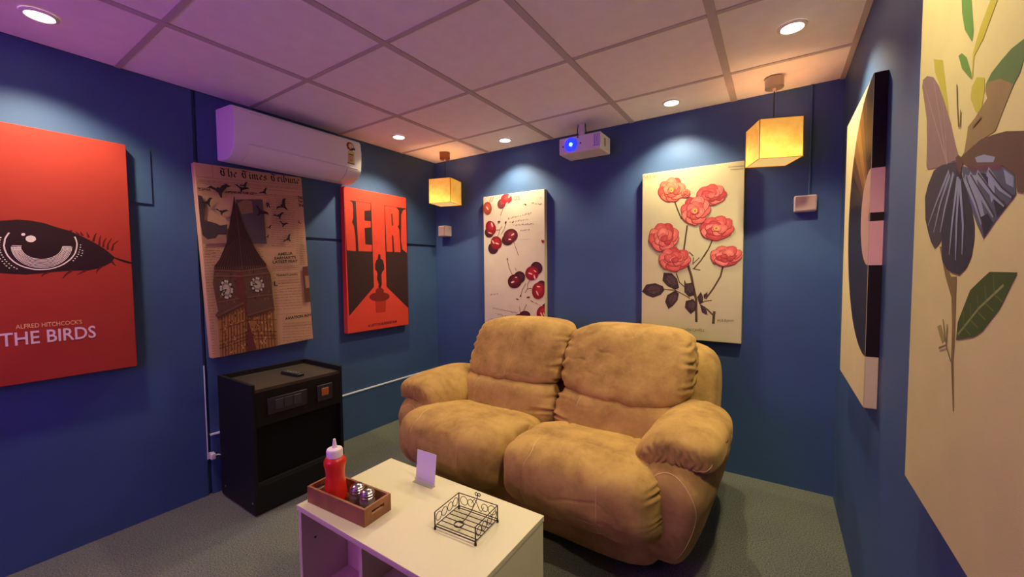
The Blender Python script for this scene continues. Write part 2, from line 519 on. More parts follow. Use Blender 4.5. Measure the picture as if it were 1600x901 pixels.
box('niche_shelf', -cx + 0.0155, cx - 0.002, -cy + 0.0185, cy - 0.0185, 0.155, 0.172, M_BLACK2, cab)
box('niche_door', cx - 0.030, cx - 0.022, -cy + 0.0185, cy - 0.0185, 0.1725, 0.474, mat('black_door', (6, 6, 7), rough=0.6, spec=0.2), cab)
box('plinth_board', cx - 0.018, cx - 0.001, -cy + 0.0185, cy - 0.0185, 0.012, 0.1545, M_BLACK, cab, bevel=0.001)
for sy in (-1, 1):
    for sx in (-1, 1):
        lathe('foot', [(0, 0), (0.014, 0), (0.014, 0.012), (0, 0.012)], M_BLACKM, cab, 12, sx * (cx - 0.03), sy * (cy - 0.03))
for xx in (cx - 0.03, -cx + 0.05):
    bm = bmesh.new()
    add_tube(bm, [(xx, -cy - 0.0018, 0.07), (xx, -cy + 0.001, 0.07)], 0.005, 10)
    bm_obj('screw_cap', bm, mat('screw_cap_grey', (120, 120, 122), rough=0.4), cab)
M_PLATE = mat('switch_plate_grey', (40, 40, 42), rough=0.45)
M_MOD = mat('switch_module_grey', (60, 60, 62), rough=0.4)
def front_box(name, y0, y1, z0, z1, x0, x1, m, parent, bevel=0.002):
    return box(name, x0, x1, y0 - (CY0 + CY1) / 2, y1 - (CY0 + CY1) / 2, z0, z1, m, parent, bevel=bevel)
pl = front_box('socket_plate', -1.790, -1.575, 0.528, 0.617, cx - 0.001, cx + 0.007, M_PLATE, cab, 0.003)
for k in range(3):
    y0 = -1.752 + 0.049 * k
    front_box('switch_module', y0, y0 + 0.043, 0.549, 0.603, cx + 0.0072, cx + 0.011, M_MOD, pl, 0.0015)
pl2 = front_box('socket_plate', -1.512, -1.416, 0.520, 0.617, cx - 0.001, cx + 0.007, M_PLATE, cab, 0.003)
front_box('indicator', -1.487, -1.442, 0.551, 0.597, cx + 0.0072, cx + 0.010, mat('amber_switch', (150, 84, 40), rough=0.4, emit=(190, 80, 20), estr=0.04), pl2, 0.0015)

remote = thing('remote_control', 'black remote control lying on the black cabinet top', 'remote', (0.325, -1.575, CH - 0.0278), math.radians(6))
box('shell', -0.082, 0.082, -0.021, 0.021, 0.0, 0.018, M_BLACKM, remote, bevel=0.005)
for a in range(5):
    for b in range(2):
        box('button', -0.06 + a * 0.025, -0.048 + a * 0.025, -0.013 + b * 0.016, -0.003 + b * 0.016, 0.0175, 0.020, mat('remote_button', (110, 112, 104), rough=0.5), remote)

# ------------------------------------------------------------------ air conditioner
ACY0, ACY1 = -1.795, -0.985
ac = thing('air_conditioner', 'white wall-mounted split air conditioner above the newspaper canvas', 'air conditioner', (0, (ACY0 + ACY1) / 2, 1.930))
al = (ACY1 - ACY0) / 2
bm = bmesh.new()
prof = [(0.001, 0.305), (0.19, 0.292), (0.214, 0.284), (0.226, 0.268), (0.235, 0.20), (0.232, 0.14), (0.226, 0.082), (0.214, 0.056), (0.190, 0.034), (0.160, 0.016), (0.128, 0.004), (0.10, 0.001), (0.05, 0.001), (0.001, 0.014)]
add_prism(bm, prof, 'y', -al, al, bevel=0.006)
bm_obj('casing', bm, M_WHITE, ac, True, sharp=28, axis_flat=True)
M_GROOVE = mat('ac_groove', (150, 140, 140), rough=0.6)
bm = bmesh.new()
add_prism(bm, [(0.2270, 0.092), (0.2300, 0.092), (0.2308, 0.087), (0.2262, 0.084)], 'y', -al + 0.07, al - 0.03)
bm_obj('panel_joint', bm, M_WHITE, ac)
bm = bmesh.new()
add_prism(bm, [(0.2262, 0.079), (0.2280, 0.081), (0.2160, 0.0545), (0.1915, 0.032), (0.161, 0.0135), (0.129, 0.0012), (0.127, 0.004), (0.189, 0.034)], 'y', -al + 0.075, al - 0.115)
bm_obj('louver', bm, mat('white_louver', (224, 219, 214), rough=0.4), ac, True, sharp=40)
bm = bmesh.new()
add_prism(bm, [(0.2258, 0.081), (0.2270, 0.079), (0.2150, 0.055), (0.1905, 0.0330), (0.160, 0.0145), (0.128, 0.0025), (0.127, 0.006), (0.189, 0.036)], 'y', al - 0.114, al - 0.111)
bm_obj('louver_joint', bm, M_GROOVE, ac)
def ac_plate(name, y, z, poly, m, lay=1):
    """flat sticker on the sloping front of the casing"""
    vs = []
    for a, b in poly:
        zz = z + b
        x = 0.235 - (zz - 0.2) * 0.009 / 0.068 if zz > 0.2 else (0.232 + (zz - 0.14) * 0.003 / 0.06 if zz > 0.14 else 0.226 + (zz - 0.082) * 0.006 / 0.058)
        vs.append((x + 0.0006 + 0.0004 * lay, y + a, zz))
    return mesh_obj(name, vs, [list(range(len(vs)))], m, ac)
def circ(r, n=20, a0=0, a1=360):
    return [(r * math.cos(math.radians(a0 + (a1 - a0) * i / n)), r * math.sin(math.radians(a0 + (a1 - a0) * i / n))) for i in range(n + (0 if a1 - a0 == 360 else 1))]
sy = al - 0.085
for k, (w_, h_) in enumerate(((6, 8), (5, 6), (7, 8), (5, 6), (6, 7), (5, 6), (6, 8))):
    ac_plate('maker_mark', -al + 0.085 + 0.0095 * k, 0.262, [(0, 0), (w_ / 1000, 0), (w_ / 1000, 0.0025), (0.002, 0.0025), (0.002, h_ / 1000), (0, h_ / 1000)], mat('mark_grey', (150, 142, 142)))
ac_plate('rating_badge', sy - 0.004, 0.232, circ(0.030), mat('badge_maroon', (86, 24, 26)))
ac_plate('rating_badge', sy + 0.002, 0.234, circ(0.020), mat('badge_cream', (212, 188, 140)), 2)
for k in range(5):
    a = 60 + k * 45
    ac_plate('star', sy - 0.004 + 0.024 * math.cos(math.radians(a)), 0.232 + 0.024 * math.sin(math.radians(a)), circ(0.004, 8), mat('badge_red', (196, 60, 44)), 3)
ac_plate('rating_badge', sy + 0.012, 0.216, [(-0.018, -0.006), (0.020, -0.004), (0.020, 0.010), (-0.006, 0.008)], mat('badge_dark', (30, 36, 34)), 3)
ac_plate('rating_label', sy, 0.164, [(-0.026, -0.045), (0.026, -0.045), (0.026, 0.036), (-0.026, 0.036)], mat('label_yellow', (208, 200, 96)))
ac_plate('rating_label', sy - 0.002, 0.156, [(-0.020, -0.030), (0.018, -0.030), (0.018, 0.024), (-0.020, 0.024)], mat('label_tan', (206, 160, 120)), 2)
ac_plate('rating_label', sy - 0.002, 0.176, [(-0.020, -0.003), (0.018, -0.003), (0.018, 0.004), (-0.020, 0.004)], mat('label_green', (60, 92, 40)), 3)
ac_plate('rating_label', sy - 0.002, 0.140, [(-0.005, -0.009), (0.005, -0.009), (0.0, 0.009)], mat('badge_red', (196, 60, 44)), 3)
ac_plate('rating_label', sy, 0.116, [(-0.028, -0.003), (0.028, -0.003), (0.028, 0.003), (-0.028, 0.003)], mat('badge_dark', (30, 36, 34)), 2)

# ------------------------------------------------------------------ pendant lamps
def shade_mat():
    m = bpy.data.materials.new('paper_shade')
    m.use_nodes = True
    N, L = m.node_tree.nodes, m.node_tree.links
    b = N['Principled BSDF']
    b.inputs['Roughness'].default_value = 0.8
    tc = N.new('ShaderNodeTexCoord')
    n1 = N.new('ShaderNodeTexNoise'); n1.inputs['Scale'].default_value = 22; n1.inputs['Detail'].default_value = 6
    L.new(tc.outputs['Object'], n1.inputs['Vector'])
    r = N.new('ShaderNodeValToRGB')
    r.color_ramp.elements[0].position = 0.3; r.color_ramp.elements[0].color = (0.86, 0.38, 0.045, 1)
    r.color_ramp.elements[1].position = 0.7; r.color_ramp.elements[1].color = (1.0, 0.56, 0.10, 1)
    L.new(n1.outputs['Fac'], r.inputs['Fac'])
    L.new(r.outputs['Color'], b.inputs['Base Color'])
    L.new(r.outputs['Color'], b.inputs['Emission Color'])
    b.inputs['Emission Strength'].default_value = SHADE_E * 0.18
    return m
M_SHADE = shade_mat()
M_DIFF = mat('shade_diffuser', (255, 226, 150), rough=0.8, emit=(1.0, 0.66, 0.22), estr=SHADE_E * 0.22)
M_SEDGE = mat('shade_edge', (120, 78, 24), rough=0.7)
M_BULB = mat('warm_bulb', (255, 220, 170), rough=0.4, emit=(1.0, 0.72, 0.40), estr=2.0)
PEND_W = 8.0
def pendant(label, x, y, s, deg, z0, m_canopy):
    t = thing('pendant_lamp', label, 'lamp', (x, y, 0), math.radians(deg), 'square paper pendant lamps')
    lathe('canopy', [(0, H - 0.056), (0.041, H - 0.056), (0.044, H - 0.052), (0.044, H - 0.003), (0, H - 0.003)], m_canopy, t, 28)
    lathe('cord_grip', [(0, H - 0.07), (0.006, H - 0.07), (0.008, H - 0.0565), (0, H - 0.0565)], M_WHITE, t, 12)
    tube('cord', [(0, 0, z0 + s - 0.0199), (0, 0, H - 0.069)], 0.0028, M_BLACKM, t)
    h = s / 2
    bm = bmesh.new()
    for a in ((-h, h, -h, -h + 0.006), (-h, h, h - 0.006, h), (-h, -h + 0.006, -h + 0.006, h - 0.006), (h - 0.006, h, -h + 0.006, h - 0.006)):
        add_box(bm, *a, z0 + s - 0.003, z0 + s)
    sh = bm_obj('shade', bm, M_SHADE, t)
    box('spider_bar', -h + 0.006, h - 0.006, -0.003, 0.003, z0 + s - 0.012, z0 + s - 0.008, M_SEDGE, t)
    lathe('bulb', [(0, z0 + 0.070), (0.018, z0 + 0.078), (0.026, z0 + 0.098), (0.020, z0 + 0.122), (0.012, z0 + 0.140), (0.012, z0 + s - 0.02), (0, z0 + s - 0.02)], M_BULB, t, 20)
    ld = bpy.data.lights.new('pendant_bulb', 'POINT')
    ld.energy = PEND_W
    ld.color = (1.0, 0.66, 0.34)
    ld.shadow_soft_size = 0.028
    link(bpy.data.objects.new('pendant_bulb', ld), t).location = (0, 0, z0 + 0.10)
    for a in range(4):
        bm = bmesh.new()
        add_box(bm, -h + 0.003, h - 0.003, -h, -h + 0.003, z0 + 0.002, z0 + s - 0.0032)
        bmesh.ops.rotate(bm, verts=bm.verts, cent=(0, 0, 0), matrix=Matrix.Rotation(a * math.pi / 2, 3, 'Z'))
        bm_obj('shade_panel', bm, M_SHADE, sh)
        bm = bmesh.new()
        add_box(bm, -h - 0.0008, -h + 0.0025, -h - 0.0008, -h + 0.0025, z0, z0 + s)
        bmesh.ops.rotate(bm, verts=bm.verts, cent=(0, 0, 0), matrix=Matrix.Rotation(a * math.pi / 2, 3, 'Z'))
        bm_obj('corner_wire', bm, M_SEDGE, sh)
        for zz in (z0 - 0.0005, z0 + s - 0.0015):
            bm = bmesh.new()
            add_box(bm, -h - 0.001, h + 0.001, -h - 0.001, -h + 0.0015, zz, zz + 0.0022)
            bmesh.ops.rotate(bm, verts=bm.verts, cent=(0, 0, 0), matrix=Matrix.Rotation(a * math.pi / 2, 3, 'Z'))
            bm_obj('rim_wire', bm, M_SEDGE, sh)
    box('diffuser', -h + 0.004, h - 0.004, -h + 0.004, h - 0.004, z0 + 0.004, z0 + 0.007, M_DIFF, t)
    return t
pendant('glowing square paper pendant lamp in the far corner beside the retro canvas', 0.315, -0.205, 0.205, 14, 1.865, mat('copper_canopy', (150, 96, 62), rough=0.3, metal=0.7))
pendant('glowing square paper pendant lamp hanging by the rose canvas', 2.703, -0.22, 0.203, 21, 1.86, mat('silver_canopy', (176, 168, 150), rough=0.3, metal=0.7))

# ------------------------------------------------------------------ recessed downlights
M_LENS = mat('downlight_lens', (255, 246, 230), rough=0.4, emit=(1.0, 0.90, 0.78), estr=9.0)
M_RING = mat('downlight_ring', (236, 228, 214), rough=0.4)
DL_LABELS = ['recessed ceiling downlight over the red eye canvas', 'recessed ceiling downlight in front of the retro canvas',
             'recessed ceiling downlight over the cherry canvas', 'recessed ceiling downlight over the rose canvas',
             'recessed ceiling downlight beside the right wall over the record canvas', 'recessed ceiling downlight over the butterfly canvas']
for (x, y), lab in zip(DOWNLIGHTS, DL_LABELS):
    t = thing('downlight', lab, 'ceiling light', (x, y, H - 0.007), 0, 'recessed ceiling downlights')
    lathe('trim_ring', [(0.040, 0.007), (0.040, 0.001), (0.043, -0.001), (0.054, 0.003), (0.055, 0.0072)], M_RING, t, 28)
    lathe('lens', [(0, 0.0012), (0.0398, 0.0018), (0.0398, 0.005), (0, 0.005)], M_LENS, t, 24)
    ld = bpy.data.lights.new('downlight_lamp', 'SPOT')
    ld.energy = DOWN_W
    ld.color = (1.0, 0.85, 0.56)
    ld.spot_size = math.radians(118)
    ld.spot_blend = 0.6
    ld.shadow_soft_size = 0.035
    lo = link(bpy.data.objects.new('downlight_lamp', ld), t)
    lo.location = (0, 0, -0.006)

# ------------------------------------------------------------------ projector and its screen
pj = thing('projector', 'white ceiling-mounted projector with glowing blue lens above the wall', 'projector', (1.609, -0.2025, 2.08))
bm = bmesh.new()
add_box(bm, -0.151, 0.151, -0.0925, 0.0925, 0.0, 0.112, 0.010, 3)
bm_obj('casing', bm, M_WHITE, pj, True, sharp=50, axis_flat=True)
tube('mount_pole', [(-0.035, 0.03, 0.112), (-0.035, 0.03, 0.2235)], 0.022, M_WHITE, pj, 20)
box('mount_plate', -0.085, 0.015, -0.015, 0.075, 0.1122, 0.118, M_WHITE, pj, bevel=0.002)
for dx in (-0.062, -0.008):
    tube('cable', [(dx, 0.03, 0.225), (dx + (-0.004 if dx < -0.03 else 0.004), 0.028, 0.18), (dx + (-0.004 if dx < -0.03 else 0.012), 0.03, 0.14), (dx + (-0.012 if dx < -0.03 else 0.03), 0.03, 0.113)], 0.003, M_BLACKM, pj)
M_LB = mat('lens_blue', (10, 20, 150), rough=0.15, emit=(0.015, 0.03, 1.0), estr=0.9, coat=0.5)
M_LC = mat('lens_core', (150, 220, 255), rough=0.2, emit=(0.10, 0.65, 1.0), estr=3.5)
bm = bmesh.new()
add_lathe(bm, [(0.046, 0.0), (0.047, 0.012), (0.042, 0.017), (0.028, 0.024), (0, 0.027)], 32)
bmesh.ops.rotate(bm, verts=bm.verts, cent=(0, 0, 0), matrix=Matrix.Rotation(math.pi / 2, 3, 'X'))
bmesh.ops.translate(bm, verts=bm.verts, vec=(-0.058, -0.0915, 0.056))
lens = bm_obj('lens', bm, M_LB, pj, True, sharp=50)
bm = bmesh.new()
bmesh.ops.create_uvsphere(bm, u_segments=16, v_segments=10, radius=0.0115, matrix=Matrix.Translation((-0.050, -0.1165, 0.052)))
bm_obj('lens_core', bm, M_LC, lens, True)
M_VENT = mat('vent_violet_white', (222, 212, 240), rough=0.3)
vt = box('vent_recess', 0.098, 0.146, -0.0945, -0.092, 0.022, 0.098, mat('vent_slot', (120, 112, 190), rough=0.4), pj)
for k in range(4):
    box('vent_slat', 0.100 + 0.0125 * k, 0.106 + 0.0125 * k, -0.0975, -0.0946, 0.024, 0.096, M_VENT, vt)
for dx, dz in ((-0.118, 0.052), (0.010, 0.058), (-0.01, 0.10)):
    bm = bmesh.new()
    add_tube(bm, [(dx, -0.0945, dz), (dx, -0.0915, dz)], 0.0055, 12)
    bm_obj('sensor', bm, M_BLACKM, pj)
box('side_port', 0.1505, 0.1525, -0.03, 0.0, 0.03, 0.085, mat('port_grey', (150, 140, 128), rough=0.5), pj, bevel=0.0008)
ld = bpy.data.lights.new('projector_beam', 'SPOT')
ld.energy = BEAM_W
ld.color = (0.58, 0.10, 1.0)
ld.spot_size = math.radians(24)
ld.spot_blend = 0.15
ld.shadow_soft_size = 0.02
lo = link(bpy.data.objects.new('projector_beam', ld), pj)
lo.location = (-0.058, -0.135, 0.056)
lo.rotation_euler = (Vector((1.12, FRONT, 1.36)) - Vector((1.551, -0.3375, 2.136))).to_track_quat('-Z', 'Y').to_euler()
scr = thing('projection_screen', 'white projection screen filling the wall behind the viewer', 'screen', (1.30, FRONT, 0.72))
box('screen_cloth', -1.10, 1.10, 0.012, 0.016, 0.03, 1.33, mat('screen_white', (240, 240, 240), rough=0.9), scr)
for nm, a in (('frame_bar', (-1.13, 1.13, 0, 0.024, 0.0, 0.03)), ('frame_bar', (-1.13, 1.13, 0, 0.024, 1.33, 1.36)), ('frame_bar', (-1.13, -1.10, 0, 0.024, 0.03, 1.33)), ('frame_bar', (1.10, 1.13, 0, 0.024, 0.03, 1.33))):
    box(nm, *a, M_BLACKM, scr)

# ------------------------------------------------------------------ small wall boxes
t = thing('wall_speaker', 'small beige speaker box in the far corner under the pendant lamp', 'speaker', (0.152, 0.0, 1.605), 0, 'small wall speakers')
box('shell', -0.048, 0.048, -0.085, -0.001, 0.0, 0.098, M_BEIGE, t, bevel=0.008)
box('grille', -0.040, 0.040, -0.0868, -0.0845, 0.008, 0.090, mat('grille_beige', (176, 142, 132), rough=0.7, bump=0.5, bscale=500), t, bevel=0.0008)
t = thing('wall_speaker', 'small beige speaker box at the end of the conduit by the right wall', 'speaker', (2.858, 0.0, 1.605), 0, 'small wall speakers')
box('shell', -0.052, 0.052, -0.05, -0.001, 0.0, 0.09, M_BEIGE, t, bevel=0.007)
box('grille', -0.046, 0.046, -0.0518, -0.0495, 0.007, 0.083, mat('grille_beige', (176, 142, 132)), t, bevel=0.0008)
t = thing('cable_plug', 'white cable plug low on the wall behind the black cabinet', 'plug', (0.0, -1.895, 0.21))
box('plug_body', 0.009, 0.032, -0.004, 0.020, 0.0, 0.036, M_WHITE, t, bevel=0.005)
tube('cable', [(0.022, 0.018, 0.02), (0.03, 0.03, 0.024), (0.034, 0.045, 0.016)], 0.003, M_WHITE, t)
box('wall_bracket', 0.0, 0.0095, -0.006, 0.018, 0.004, 0.04, M_WHITE, t)

# ------------------------------------------------------------------ things on the coffee table
ang = math.radians(3.6)
tray = thing('wooden_tray', 'brown wooden condiment tray on the near corner of the coffee table', 'tray', (1.415, -1.953, TZ), ang)
M_WOOD = mat('brown_wood', (124, 74, 44), rough=0.5, col2=(150, 96, 58), scale=14, bump=0.15, bscale=60)
tw, td, th = 0.158, 0.060, 0.062
box('tray_side', -tw, tw, -td, -td + 0.009, 0, th, M_WOOD, tray, bevel=0.001)
box('tray_side', -tw, tw, td - 0.009, td, 0, th, M_WOOD, tray, bevel=0.001)
for s in (-1, 1):
    bm = bmesh.new()
    xa, xb = sorted((s * tw, s * (tw - 0.009)))
    ya, hw = td - 0.0092, 0.028
    for (y0, y1, z0, z1) in ((-ya, ya, 0, 0.030), (-ya, ya, 0.044, th), (-ya, -hw, 0.030, 0.044), (hw, ya, 0.030, 0.044)):
        add_box(bm, xa, xb, y0, y1, z0, z1)
    bm_obj('tray_end', bm, M_WOOD, tray)
box('tray_floor', -tw + 0.0092, tw - 0.0092, -td + 0.0092, td - 0.0092, 0.0, 0.006, M_WOOD, tray)

def on_tray(x, y):
    return (1.415 + x * math.cos(ang) - y * math.sin(ang), -1.953 + x * math.sin(ang) + y * math.cos(ang), TZ + 0.0062)
bt = thing('ketchup_bottle', 'red squeeze bottle with white nozzle cap in the wooden tray', 'bottle', on_tray(-0.075, 0.002))
lathe('bottle_body', [(0, 0), (0.036, 0), (0.040, 0.004), (0.0405, 0.025), (0.038, 0.055), (0.034, 0.085), (0.0335, 0.10), (0.036, 0.122), (0.0395, 0.138), (0.0395, 0.150), (0.035, 0.160), (0.027, 0.166), (0, 0.166)],
      mat('ketchup_red', (206, 34, 28), rough=0.3, col2=(222, 48, 34), scale=10), bt, 32)
cap = lathe('cap', [(0, 0.166), (0.0285, 0.166), (0.0285, 0.192), (0.026, 0.196), (0.012, 0.199), (0, 0.199)], mat('cap_white', (232, 216, 214), rough=0.45), bt, 32)
lathe('nozzle', [(0.0095, 0.1985), (0.0085, 0.204), (0.0052, 0.226), (0.0045, 0.232), (0, 0.233)], mat('cap_white', (232, 216, 214)), cap, 18)
for k in range(24):
    a = 2 * math.pi * k / 24
    bm = bmesh.new()
    add_box(bm, 0.0282, 0.0293, -0.0016, 0.0016, 0.168, 0.190)
    bmesh.ops.rotate(bm, verts=bm.verts, cent=(0, 0, 0), matrix=Matrix.Rotation(a, 3, 'Z'))
    bm_obj('grip_rib', bm, mat('cap_white', (232, 216, 214)), cap)
M_CHROME = mat('chrome_lid', (200, 196, 192), rough=0.18, metal=1.0)
M_GLASS = mat('shaker_glass', (235, 232, 224), rough=0.08, trans=0.85, spec=0.5)
def shaker(label, x, y, spice):
    t = thing('spice_shaker', label, 'shaker', on_tray(x, y), 0, 'spice shakers in the wooden tray')
    lathe('jar', [(0, 0), (0.024, 0), (0.0265, 0.003), (0.0268, 0.042), (0.024, 0.050), (0.022, 0.054), (0, 0.054)], M_GLASS, t, 28)
    lathe('spice', [(0, 0.003), (0.0235, 0.003), (0.0245, 0.006), (0.0245, 0.036), (0, 0.038)], spice, t, 20)
    lid = lathe('lid', [(0.0235, 0.050), (0.0265, 0.051), (0.0265, 0.057), (0.0250, 0.0585), (0.0265, 0.060), (0.0265, 0.066), (0.0245, 0.068), (0.0248, 0.071), (0.020, 0.078), (0.010, 0.082), (0, 0.083)], M_CHROME, t, 32)
    for k in range(7):
        a = 2 * math.pi * k / 6
        r = 0.010 if k < 6 else 0
        lathe('pour_hole', [(0, 0.0832 - r * 0.12), (0.0022, 0.0830 - r * 0.12)], M_BLACK2, lid, 8, r * math.cos(a), r * math.sin(a))
    return t
shaker('glass shaker with silver lid next to the red bottle', 0.035, 0.012, mat('chili_flakes', (120, 60, 34), rough=0.9, col2=(176, 110, 60), scale=260))
shaker('glass shaker with silver lid nearest the tray handle', 0.096, 0.006, mat('oregano', (92, 78, 50), rough=0.9, col2=(140, 116, 76), scale=260))

card = thing('sign_holder', 'blank white table card in a clear holder near the sofa edge', 'sign', (1.541, -1.687, TZ), math.radians(2))
M_ACR = mat('clear_acrylic', (226, 222, 214), rough=0.15, spec=0.5, alpha=0.35)
def slanted(name, w, y0, z0, y1, z1, th, m, parent):
    d = Vector((0, y1 - y0, z1 - z0)).normalized()
    n = Vector((0, -d.z, d.y)) * th
    v = []
    for yy, zz in ((y0, z0), (y1, z1)):
        for sx in (-1, 1):
            v.append((sx * w, yy, zz)); v.append((sx * w, yy - n.y, zz - n.z))
    return mesh_obj(name, v, [(0, 2, 3, 1), (4, 5, 7, 6), (0, 4, 6, 2), (1, 3, 7, 5), (0, 1, 5, 4), (2, 6, 7, 3)], m, parent)
slanted('card', 0.052, 0.0, 0.004, 0.014, 0.126, 0.0016, mat('white_card', (206, 200, 210), rough=0.6), card)
box('holder_base', -0.053, 0.053, -0.018, 0.004, 0.0, 0.0025, M_ACR, card)
box('holder_lip', -0.053, 0.053, -0.0045, -0.0025, 0.0026, 0.014, M_ACR, card)

nap = thing('napkin_holder', 'dark wire napkin holder with scrollwork sides on the coffee table', 'napkin holder', (1.862, -1.805, TZ), math.radians(4))
nx, ny, nh, wr = 0.083, 0.067, 0.060, 0.0016
def wire(name, pts, r=wr, closed=False, parent=nap):
    return tube(name, pts, r, M_WIRE, parent, 6, closed)
for sx in (-1, 1):
    for sy_ in (-1, 1):
        wire('corner_post', [(sx * nx, sy_ * ny, 0.0), (sx * nx, sy_ * ny, nh)], 0.0022)
        lathe('foot', [(0, 0), (0.0042, 0), (0.0042, 0.008), (0, 0.009)], M_WIRE, nap, 10, sx * nx, sy_ * ny)
for zz in (0.012, nh):
    wire('side_rail', [(-nx, -ny, zz), (-nx, ny, zz)])
    wire('side_rail', [(nx, -ny, zz), (nx, ny, zz)])
    wire('side_rail', [(-nx, ny, zz), (nx, ny, zz)])
wire('side_rail', [(-nx, -ny, 0.012), (nx, -ny, 0.012)], 0.002)
for k in range(6):
    yy = -ny + 2 * ny * (k + 0.5) / 6
    wire('floor_bar', [(-nx, yy, 0.012), (nx, yy, 0.012)])
def scroll(ax, fixed, c0, rad):
    pts = [(rad * math.cos(a), rad * math.sin(a)) for a in [2 * math.pi * i / 14 for i in range(14)]]
    P = [((c0 + a), fixed, 0.036 + b) if ax == 'x' else (fixed, c0 + a, 0.036 + b) for a, b in pts]
    wire('scroll_ring', P, 0.0012, True)
for cc in (-0.060, -0.030, 0.030, 0.060):
    scroll('x', ny, cc, 0.016 if abs(cc) > 0.05 else 0.013)
wire('scroll_curve', [(-0.026 + 0.052 * i / 12, ny, 0.036 + 0.018 * math.sin(math.pi * (i / 12 - 0.5) * -2)) for i in range(13)], 0.0012)
for s in (-1, 1):
    for cc in (-0.046, -0.016, 0.016, 0.046):
        scroll('y', s * nx, cc, 0.0145)
arm = wire('weight_arm', [(0.0, ny + 0.001, nh + 0.014), (0.0, ny - 0.004, nh), (-0.002, 0.03, 0.034), (-0.006, 0.0, 0.020), (-0.010, -0.012, 0.018)], 0.0016)
wire('weight_ring', [(-0.012 + 0.016 * math.cos(a), -0.028 + 0.016 * math.sin(a), 0.0175) for a in [2 * math.pi * i / 18 for i in range(18)]], 0.0022, True)
for sx in (-1, 1):
    wire('finial_loop', [(sx * 0.006 + 0.0055 * math.cos(a), ny + 0.001, nh + 0.016 + 0.0055 * math.sin(a)) for a in [2 * math.pi * i / 10 for i in range(10)]], 0.0016, True)

# ------------------------------------------------------------------ printed canvases
ART_BIRDS={'eye':['199,690 246,700 282,699 319,692 357,676 391,665 418,649 440,636 462,621 485,603 505,586 525,563 537,548 552,541 574,533 600,523 599,514 577,520 552,532 537,542 527,523 505,506 474,491 445,483 416,483 375,481 335,477 297,471 260,467 224,470 190,474'],'lash':['434,644 428,663','454,637 449,661','468,619 475,648 480,659','488,601 490,631 495,650','501,594 503,619 513,638','515,582 518,611 531,639','530,578 536,608 554,628','489,501 477,485 472,470','439,485 410,463','394,485 375,466 364,448','325,478 307,467 302,455','527,527 535,512 541,506','423,647 413,662','402,662 394,667'],'ring':['409,638 413,624 415,608 414,593 411,577 407,562 400,548 391,534 380,522 369,512 356,503 342,496 328,491 313,489 299,488 284,489 271,493 258,498 246,505 236,513 227,523 219,535 213,547 209,560 206,574 205,588 207,602 209,616 214,629 221,643'],'inner':['398,591 396,575 391,560 384,546 375,533 364,521 352,512 339,504 325,499 311,497 297,497 283,499 270,504 259,511 248,520 240,530 233,542 228,556 225,569 224,584','394,591 392,576 387,562 380,548 372,536 362,525 350,516 337,509 324,505 311,502 297,502 284,504 272,509 261,515 251,524 243,534 236,545 231,557 228,571 227,584','390,591 388,577 383,564 377,551 369,539 359,529 348,521 336,514 323,510 311,507 298,507 285,509 274,514 263,520 253,528 245,537 239,548 235,559 232,572 231,585','386,591 384,578 380,565 374,553 366,543 357,533 346,525 335,519 323,515 310,513 298,512 286,514 275,518 265,524 256,531 248,540 242,550 238,561 235,573 234,585','382,591 380,579 376,567 370,556 363,546 354,537 344,529 333,524 322,520 310,518 299,518 288,519 277,523 267,528 259,535 251,543 246,553 241,563 239,574 238,585','378,591 376,580 372,569 367,559 360,549 352,541 342,534 332,529 321,525 310,523 299,523 289,524 279,528 269,533 261,539 254,547 249,555 245,565 242,575 242,586','374,591 372,581 369,571 364,561 357,552 349,545 340,538 331,533 321,530 310,528 300,528 290,530 280,533 271,537 264,543 257,550 252,558 248,567 246,576 245,586','370,591 368,582 365,573 360,564 354,556 347,549 338,543 329,538 320,535 310,533 300,533 291,535 282,537 274,541 266,547 260,553 255,561 252,569 249,577 249,586','226,589 252,589','370,592 396,593','226,581 251,581','370,584 395,585','227,573 251,573','370,576 395,577'],'dots':['235,492 228,498 221,505 215,513 209,522 205,530 201,540 198,549 195,559 194,569 193,580 193,590 194,601 196,611 198,621 215,495 208,504 203,513 198,523 193,533 190,544 188,555 186,567 185,578 185,590 426,601 425,590 423,579 420,568 417,558 412,547 406,538 400,528 431,575 430,563 426,552'],'hi':['293,621 292,616 288,611 283,607 278,606 272,607 268,610 265,614 264,620 265,625 268,630 273,633 279,635 284,634 289,631 292,627','264,638 263,635 261,633 258,632 255,633 253,635 253,637 254,641 256,643 259,644 262,643 264,641'],'t1':['220,236 416,236 415,257 222,255'],'t2':['176,166 458,165 459,224 178,221']}
